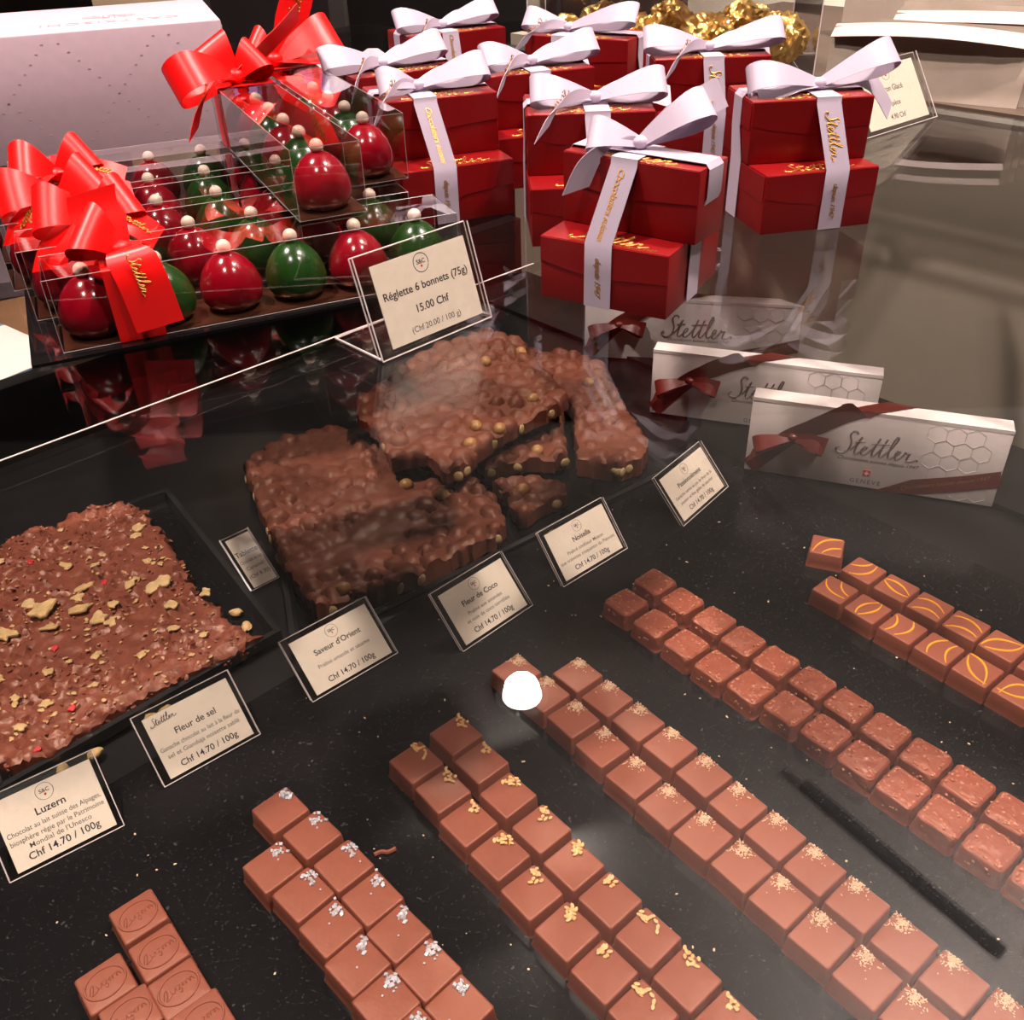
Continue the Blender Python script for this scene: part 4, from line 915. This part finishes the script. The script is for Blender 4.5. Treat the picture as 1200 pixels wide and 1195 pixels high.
# ------------------------------------------------------------------ white long boxes in the case
def white_box(label, x, y, a, W, D, H, ribbon=True, big=False):
    g = thing('long_white_box', label, 'gift box', (x, y, SH+0.02), a, 'long white boxes with brown ribbon')
    body = MB().box(0, W, 0, D, 0, H).bevel(0.08, 2).build('box_body', WBOX, g)
    MB().box(0, W, -0.05, 0.0, H-0.3, H+0.02).build('lid_edge', WBOX, body, smooth=False)
    B = Matrix.Translation((0, -0.03, 0)) @ Matrix.Rotation(PI/2, 4, 'X')
    tb = MB(); script_into(tb, B @ Matrix.Translation((W*0.52, H*0.56, 0)) @ Matrix.Diagonal((1, 1.15, 1, 1)), W*0.32, 0.09)
    text_into(tb, 'Chocolatiers suisses depuis 1947', 0.52, B @ Matrix.Translation((W*0.53, H*0.37, 0)), 0.0, 0.3)
    text_into(tb, 'GEN\u00c8VE', 0.62, B @ Matrix.Translation((W*0.5, H*0.08, 0)), 0.0, 0, spacing=1.3)
    tb.build('logo_print', mat('taupe_ink', srgb(112, 96, 92), 0.6), body, smooth=False)
    MB().box(W*0.5-0.32, W*0.5+0.32, -0.06, 0, H*0.2-0.32, H*0.2+0.32).build('red_emblem', mat('swiss_red', srgb(200, 40, 40), 0.6), body, smooth=False)
    MB().box(W*0.5-0.2, W*0.5+0.2, -0.075, 0, H*0.2-0.065, H*0.2+0.065).box(W*0.5-0.065, W*0.5+0.065, -0.075, 0, H*0.2-0.2, H*0.2+0.2).build('white_cross', WBOX, body, smooth=False)
    hx = MB()
    for cxx, cz in ((0.73,0.84),(0.80,0.84),(0.87,0.84),(0.765,0.66),(0.835,0.66),(0.905,0.66),(0.73,0.5),(0.80,0.5),(0.87,0.5),(0.765,0.32),(0.93,0.14),(0.865,0.12)):
        R_ = 0.88
        pp = [B @ V(W*cxx+R_*math.cos(PI/3*k+0.5), max(0.1, min(H-0.1, H*cz+R_*math.sin(PI/3*k+0.5))), 0) for k in range(6)]
        hx.tube(pp, 0.02, 3, closed=True)
    hx.build('hexagon_pattern', mat('pale_grey_ink', srgb(176, 164, 164), 0.6), body, smooth=False)
    # brown ribbon: up from the lower left over the bow to the top edge, and across the lower right corner
    rw = 1.55
    def face(u, v, e=0.1): return V(u, -e, v)
    c1 = [face(0.4, 0.5), face(2.2, 2.6), face(3.8, 4.3), face(6.0, 5.8), face(8.6, H-0.15), V(9.8, 0.0, H+0.1), V(12.8, D, H+0.1), V(13.6, D+0.1, H-0.5)]
    wv = [V(0.42, 0, -0.42)*rw*0.9]*3 + [V(0.28, 0, -0.5)*rw] + [V(0.55, 0, -0.4)*rw] + [V(0.75, -0.1, 0)*rw]*3
    MB().sheet([V(*p) for p in crom([tuple(p) for p in c1], 4)], [wv[min(len(wv)-1, int(i/4))] for i in range(4*(len(c1)-1)+1)], 0.03).build('ribbon', BRIB, g)
    c2 = [face(W*0.55, 0.05), face(W*0.68, 0.85), face(W*0.85, 1.9), face(W-0.05, 3.0), V(W+0.09, 0.3, 3.2), V(W+0.09, D-0.1, 3.6)]
    w2 = [V(0.9, 0, 0.0)*rw*0.9] + [V(-0.08, 0, 0.5)*rw]*5
    w2[0] = V(0.3, 0, 0.1)*rw
    rr = MB().sheet(c2, w2, 0.03).build('ribbon', BRIB, g)
    sb = MB(); text_into(sb, 'Chocolatiers suisses depuis 1947', 0.55, B @ Matrix.Translation((W*0.80, 1.75, 0.12)) @ Matrix.Rotation(0.33, 4, 'Z'), 0.0, 0.3); sb.build('gold_print', GOLDP, rr, smooth=False)
    bow(g, BRIB, (4.0, -0.55, 4.5), [(PI+0.1, -0.35, 3.6, 1.4), (-0.05, -0.2, 3.0, 1.3)], [([(0,0,0), (-1.2,-0.3,-0.3), (-2.6,-0.4,-1.4), (-3.6,-0.3,-2.4)], (0.3,0.2,1)), ([(0,0,0), (1.0,-0.3,0.1), (2.2,-0.5,0.0), (3.0,-0.5,-0.1)], (0.2,0.3,1))], 1.4, 0.5, GOLDP, None)
    return g
white_box('nearest long white box with brown ribbon bow, Stettler lettering fully visible', 22.41, 76.24, -0.36, 21.85, 2.0, 7.8)
white_box('middle long white box, half hidden behind the nearest white one', 14.98, 87.98, -0.35, 22.2, 1.9, 7.3)
white_box('rearmost long white box, seen through the glass below the nearest red gift boxes', 9.2, 102.0, -0.22, 24.5, 1.9, 7.6)

# ------------------------------------------------------------------ gold foil sweets in a clear bin
bx = thing('clear_bin', 'clear bin of gold wrapped chestnuts behind the red gift boxes', 'bin', (2.8, 90.8, 0.02), -0.14)
MB().box(0, 24.6, 0, 17, 0, 18).build('bin_wall', FILM, bx, smooth=False)
eb = MB()
for z_ in (0.05, 18): eb.tube([V(0,0,z_), V(24.6,0,z_), V(24.6,17,z_), V(0,17,z_)], 0.06, 5, closed=True)
for p in ((0,0),(24.6,0),(24.6,17),(0,17)): eb.tube([V(p[0],p[1],0), V(p[0],p[1],18)], 0.06, 5)
eb.build('bin_edge_glint', EDGE, bx)
def foil(seed):
    b = bmesh.new(); bmesh.ops.create_icosphere(b, subdivisions=5, radius=1)
    for v in b.verts:
        p = v.co.copy(); o_ = V(seed*3.1, seed*1.7, seed*0.9)
        w_ = p + V(noise.noise(p*1.5+o_), noise.noise(p*1.5-o_), noise.noise(p*1.5+o_*2))*0.5
        s = 1 + 0.22*noise.noise(p*1.2+o_) + 0.17*(1-3*abs(noise.noise(w_*1.7+o_))) + 0.07*(1-3*abs(noise.noise(w_*3.6-o_)))
        v.co = V(p.x*s, p.y*s*0.85, p.z*s*0.8)
    m = MB(); m.bm.free(); m.bm = b; m.xf(Matrix.Scale(2.35, 4)); return m.mesh('gold_wrapped_chestnut', GOLDF)
FM = [foil(s) for s in (1, 2, 3, 4)]
gp = [(3.3,3.2,2.6),(9.6,3.0,2.6),(16.0,3.2,2.6),(22.6,3.2,2.6),(6.2,10,2.6),(13,10.4,2.6),(20,10.2,2.6),(4.2,4.6,7.4),(11.0,4.4,7.3),(17.4,4.4,7.5),(22.6,6.4,7.2),(8.2,10.4,7.4),(15.2,10.6,7.6),(3.4,6.2,11.4),(10.2,6.4,11.6),(17.6,7.4,11.6)]
pos_w = ['bottom front row','bottom front row','bottom front row','bottom front row','bottom back row','bottom back row','bottom back row','second layer','second layer','second layer','second layer','second layer at the back','second layer at the back','top layer','top layer','top layer']
seen = {}
for i, (x, y, z) in enumerate(gp):
    ca_, sa_ = math.cos(-0.14), math.sin(-0.14); seen[pos_w[i]] = seen.get(pos_w[i], -1)+1
    o = inst('gold_wrapped_chestnut', FM[i % 4], None, (2.8+ca_*x*0.97-sa_*y*1.1, 90.8+sa_*x*0.94+ca_*y*1.1, z*1.16+0.5), (rnd.uniform(-.4, .4), rnd.uniform(-.4, .4), rnd.uniform(0, 6)))
    tag(o, f"gold foil chestnut, {ORD[seen[pos_w[i]]]} from the left in the bin's {pos_w[i]}", 'wrapped chestnut', 'gold foil chestnuts in the clear bin')

# ------------------------------------------------------------------ paper bags at the right end
def paper_bag(label, x, y, a, w, h, lean, th, top=0.0, z=0.0):
    g = thing('paper_bag', label, 'paper bag', (x, y, z+0.02), a, 'white paper bags at the right end')
    M = Matrix.Rotation(-lean, 4, 'X'); bm = bmesh.new(); rows = []
    nx, nz = 14, 8
    for side in (0, 1):
        rr = []
        for j in range(nz+1):
            rr.append([bm.verts.new(M @ V(w*i/nx, side*th + 0.15*noise.noise(V(i*0.6+x, j*0.5, y))*(0 if j == 0 else 1), h*j/nz + (0.35*math.sin(i/nx*PI)*top if j == nz else 0))) for i in range(nx+1)])
        rows.append(rr)
    A_, B_ = rows
    for j in range(nz):
        for i in range(nx):
            bm.faces.new((A_[j][i], A_[j][i+1], A_[j+1][i+1], A_[j+1][i])); bm.faces.new((B_[j][i+1], B_[j][i], B_[j+1][i], B_[j+1][i+1]))
        bm.faces.new((A_[j][0], A_[j+1][0], B_[j+1][0], B_[j][0])); bm.faces.new((A_[j+1][nx], A_[j][nx], B_[j][nx], B_[j+1][nx]))
    for i in range(nx):
        bm.faces.new((A_[0][i+1], A_[0][i], B_[0][i], B_[0][i+1])); bm.faces.new((A_[nz][i], A_[nz][i+1], B_[nz][i+1], B_[nz][i]))
    m = MB(); m.bm.free(); m.bm = bm; m.build('bag_body', PAPERB, g)
    if top:
        P = [M @ V(w*i/nx, -0.2-1.1*math.sin(PI*i/nx)*0.6, h-0.35+0.35*math.sin(i/nx*PI)*top) for i in range(nx+1)]
        MB().sheet(P, [M @ V(0, 0.5, 0.55)]*(nx+1), 0.06).build('folded_top', mat('white_paper', srgb(182, 164, 160), 0.7), g)
    return g
n_b = ['nearest', 'second nearest', 'third nearest', 'fourth nearest', 'fifth nearest', 'sixth nearest']
shelf_r = thing('side_counter', 'low side counter at the right end of the glass top carrying the paper bags', 'counter', (52, 98, -ZG), math.radians(-48))
MB().box(-42, 42, -12.6, 20, 0, ZG-1.0).build('counter_body', mat('brown_counter', srgb(88, 72, 62), 0.5, noise_amt=0.1), shelf_r, smooth=False)
MB().box(-42, 42, -24.0, 20, ZG-0.95, ZG).build('counter_top', mat('brown_counter', srgb(88, 72, 62), 0.5), shelf_r, smooth=False)
for k in range(6):
    d = k*0.75
    dx_, dy_ = math.sin(0.62)*d, math.cos(0.62)*d
    paper_bag(f'folded white paper bag, {n_b[k]} of the stack behind the Marron Glac\u00e9 sign', 27.8+dx_+k*0.35, 86.6+dy_-k*0.25, -0.62, 15.5, 5.0+0.1*(k % 3), 0.25, 0.3, 0.9 if k == 0 else 0)
for k in range(4):
    d = 6.0+k*1.0
    paper_bag(f'wider white paper bag, {n_b[k]} of the rear stack at the right edge', 32+math.sin(0.62)*d, 89.0+math.cos(0.62)*d, -0.62, 24, 4.9+0.35*k, 0.3, 0.5, 0.7 if k == 0 else 0)
paper_bag('large cream paper sheet bag standing behind the bag stacks, top right corner', 37, 112, -0.45, 44, 12.0, 0.15, 0.5, 0)

# ------------------------------------------------------------------ things behind the counter
bc = thing('back_counter', 'black work counter running behind the display, top left', 'counter', (-20, 190, -ZG))
MB().box(-150, 130, -25, 40, 0, ZG-16).build('counter_body', BLACK, bc, smooth=False)
MB().box(-152, 132, -27, 42, ZG-16, ZG-13).build('counter_top', mat('dark_top', srgb(34, 30, 31), 0.25), bc, smooth=False)
bp = thing('beige_panel', 'upright beige board standing behind the pale pink box', 'panel', (-46, 140, -ZG), 0.1)
MB().box(-6, 6, -1.2, 1.2, 0, ZG+14).bevel(0.3, 2).build('board', mat('beige_board', srgb(150, 128, 104), 0.6, noise_amt=0.05), bp)
MB().box(-7, 7, -2, 2, 0, 2).build('foot', BLACK, bp, smooth=False)
dv = thing('grey_machine', 'grey boxy device on the back counter above the red ribbon bow', 'device', (-44, 200, -13+0.02), 0.1)
MB().box(-11, 16, -5, 9, 0, 14).bevel(0.5, 2).build('housing', mat('grey_housing', srgb(92, 84, 84), 0.45), dv)
MB().box(-8, 13, -5.2, -5.0, 3, 11).build('front_plate', mat('dark_plate', srgb(58, 52, 54), 0.35), dv, smooth=False)
cab = MB().tube([V(*p) for p in crom([(-27, 0, 0.6), (-28, 1, 9), (-24, 3, 14), (-20, 4, 10), (-12, 3, 0.5)], 6)], 0.6, 8).build('cable', mat('black_cable', srgb(16, 15, 16), 0.5), at=loc(-44, 192, -13+0.1))
tag(cab, 'black cable looping up behind the pale pink box beside the beige board', 'cable')
pp = thing('tissue_paper', 'crumpled white and lilac tissue paper behind the leftmost gift boxes', 'paper', (-13, 97, 0.03), 0.3)
def crumple(w, d, h, seed):
    bm = bmesh.new(); n = 12; g = [[bm.verts.new((w*(i/n-0.5), d*(j/n-0.5), 0.05+h*max(0, 0.55+noise.noise(V(i*0.35, j*0.35, seed))*1.1)*math.sin(PI*i/n)*math.sin(PI*j/n))) for j in range(n+1)] for i in range(n+1)]
    for i in range(n):
        for j in range(n): bm.faces.new((g[i][j], g[i+1][j], g[i+1][j+1], g[i][j+1]))
    r = bmesh.ops.extrude_face_region(bm, geom=bm.faces[:])
    bmesh.ops.translate(bm, verts=[v for v in r['geom'] if isinstance(v, bmesh.types.BMVert)], vec=(0, 0, -0.06))
    m = MB(); m.bm.free(); m.bm = bm; return m
crumple(13, 8, 3.6, 3).build('white_sheet', mat('white_tissue', srgb(170, 150, 162), 0.7), pp, smooth=True)
crumple(20, 10, 2.2, 8).build('lilac_sheet', mat('lilac_tissue', srgb(132, 98, 160), 0.7), pp, smooth=True, at=(-2, -2.5, 0))
# the shelf beyond the counter seen past the left corner of the board
sb_ = thing('side_shelf', 'narrow wooden ledge beyond the left end of the case', 'shelf', (-76, 121, -ZG), math.radians(30))
MB().box(-18, 16, -14, 14, 0, ZG-36).build('ledge', mat('brown_wood', srgb(128, 92, 66), 0.5, noise_amt=0.25, nscale=9), sb_, smooth=False)

lf = thing('leaflet', 'white leaflet with a blue border lying on the wooden ledge at the left edge', 'leaflet', (-70, 117, -36+0.03), 0.9)
MB().box(-7, 7, -9, 9, 0, 0.2).build('blue_cover', mat('blue_paper', srgb(96, 128, 160), 0.6), lf, smooth=False)
MB().box(-6, 7, -9, 7.4, 0.2, 0.3).build('white_page', mat('white_page', srgb(226, 216, 210), 0.7), lf, smooth=False)

# ------------------------------------------------------------------ lamps
def downlight(x, y, w, col=(1.0, 0.86, 0.765), size=0.05, spot=True, tx=None, ty=None, cone=70, label='', disk=60.0):
    t = thing('ceiling_downlight', label, 'ceiling light', (x, y, CH-1.2), 0, 'round ceiling downlights')
    MB().lathe([(5.6, 0), (7.4, 0), (7.4, 1.18), (5.6, 1.18), (5.6, 0)], 32).build('lamp_ring', mat('white_ring', srgb(200, 195, 190), 0.4), t)
    MB().lathe([(0, 0.3), (5.5, 0.3), (5.5, 0.6), (0, 0.6)], 32).build('lamp_lens', mat('lamp_glow', (1, 1, 1, 1), 0.5, emit=(1, 0.9, 0.8, 1), estr=disk), t)
    ld = bpy.data.lights.new('lamp_beam', 'SPOT'); ld.energy = w; ld.color = col; ld.shadow_soft_size = size; ld.spot_size = math.radians(cone); ld.spot_blend = 0.6
    lo = bpy.data.objects.new('lamp_beam', ld); COL.objects.link(lo); lo.parent = t; lo.location = (0, 0, -0.01)
    d = Vector(((tx-x), (ty-y), (-15)-CH)); lo.rotation_euler = d.to_track_quat('-Z', 'Y').to_euler()
    return t
downlight(1, 187, 115, tx=2, ty=60, label='round ceiling downlight straight behind the gift boxes, mirrored in the glass')
downlight(-76, 50, 245, tx=-25, ty=50, label='round ceiling downlight above the left end of the display')
downlight(70, 48, 200, tx=16, ty=50, label='round ceiling downlight above the right end of the display')
downlight(-30, -50, 85, tx=-12, ty=50, label='round ceiling downlight behind the left shoulder of the viewer')
downlight(85, -20, 75, tx=10, ty=45, label='round ceiling downlight behind the right shoulder of the viewer')
up = thing('added_uplight', 'added unseen bowl lamp brightening the ceiling right of the counter', 'added lamp', (160, 24, 112))  # out-of-view lamp added so the glass mirrors a bright ceiling
MB().lathe([(0, 0), (3, 0.4), (6, 3), (6.6, 5), (6.2, 5), (5.6, 3.2), (0, 1.2)], 24).build('added_lamp_bowl', mat('grey_lamp_metal', srgb(120, 115, 112), 0.4, metal=0.6), up)
for k in range(3):
    c_, s__ = 6.3*math.cos(2.1*k), 6.3*math.sin(2.1*k)
    MB().tube([V(c_, s__, 4.8), V(c_*0.2, s__*0.2, CH-112)], 0.1, 5).build('hanging_wire', BLACK, up)
ld = bpy.data.lights.new('added_ceiling_beam', 'SPOT'); ld.energy = 1400; ld.color = (1, 0.9, 0.86); ld.spot_size = math.radians(62); ld.spot_blend = 1.0; ld.shadow_soft_size = 0.04
lo = bpy.data.objects.new('added_ceiling_beam', ld); COL.objects.link(lo); lo.parent = up; lo.location = (0, 0, 0.06); lo.rotation_euler = Vector((-58, 62, 64)).to_track_quat('-Z', 'Y').to_euler()
trk = MB().box(-1.3, 1.3, -27, 27, -2.4, 0).build('ceiling_track', mat('black_track', srgb(20, 19, 20), 0.4), at=loc(85, 130, CH-0.01), rz=math.atan2(-28, -44)*0+0.58, smooth=False)
tag(trk, 'black lighting track bar on the ceiling over the right end of the counter', 'lighting track')
# unseen lamp added to brighten the greige wall
wl = thing('added_wall_light', 'added unseen light strip at the foot of the greige wall', 'floor lamp', (240, 300, -ZG))
MB().box(-120, 120, -5, 5, 0, 6).build('added_light_housing', mat('panel_frame', srgb(190, 185, 180), 0.5), wl, smooth=False)
ld = bpy.data.lights.new('added_wall_beam', 'AREA'); ld.shape = 'RECTANGLE'; ld.size = 2.3; ld.size_y = 0.08; ld.energy = 130; ld.color = (1, 0.92, 0.84)
lo = bpy.data.objects.new('added_wall_beam', ld); COL.objects.link(lo); lo.parent = wl; lo.location = (0, 0, 0.07); lo.rotation_euler = (math.radians(160), 0, 0)

w = bpy.data.worlds.new('world'); C.world = w; w.use_nodes = True
w.node_tree.nodes['Background'].inputs['Color'].default_value = (0.9, 0.75, 0.68, 1); w.node_tree.nodes['Background'].inputs['Strength'].default_value = 0.03
C.view_settings.view_transform = 'Standard'; C.view_settings.look = 'None'; C.view_settings.gamma = 1; C.view_settings.exposure = 0.0
try:
    C.cycles.transparent_max_bounces = 40; C.cycles.max_bounces = 10; C.cycles.sample_clamp_indirect = 6.0; C.cycles.use_denoising = True
    C.cycles.caustics_reflective = False; C.cycles.caustics_refractive = False
except Exception: pass
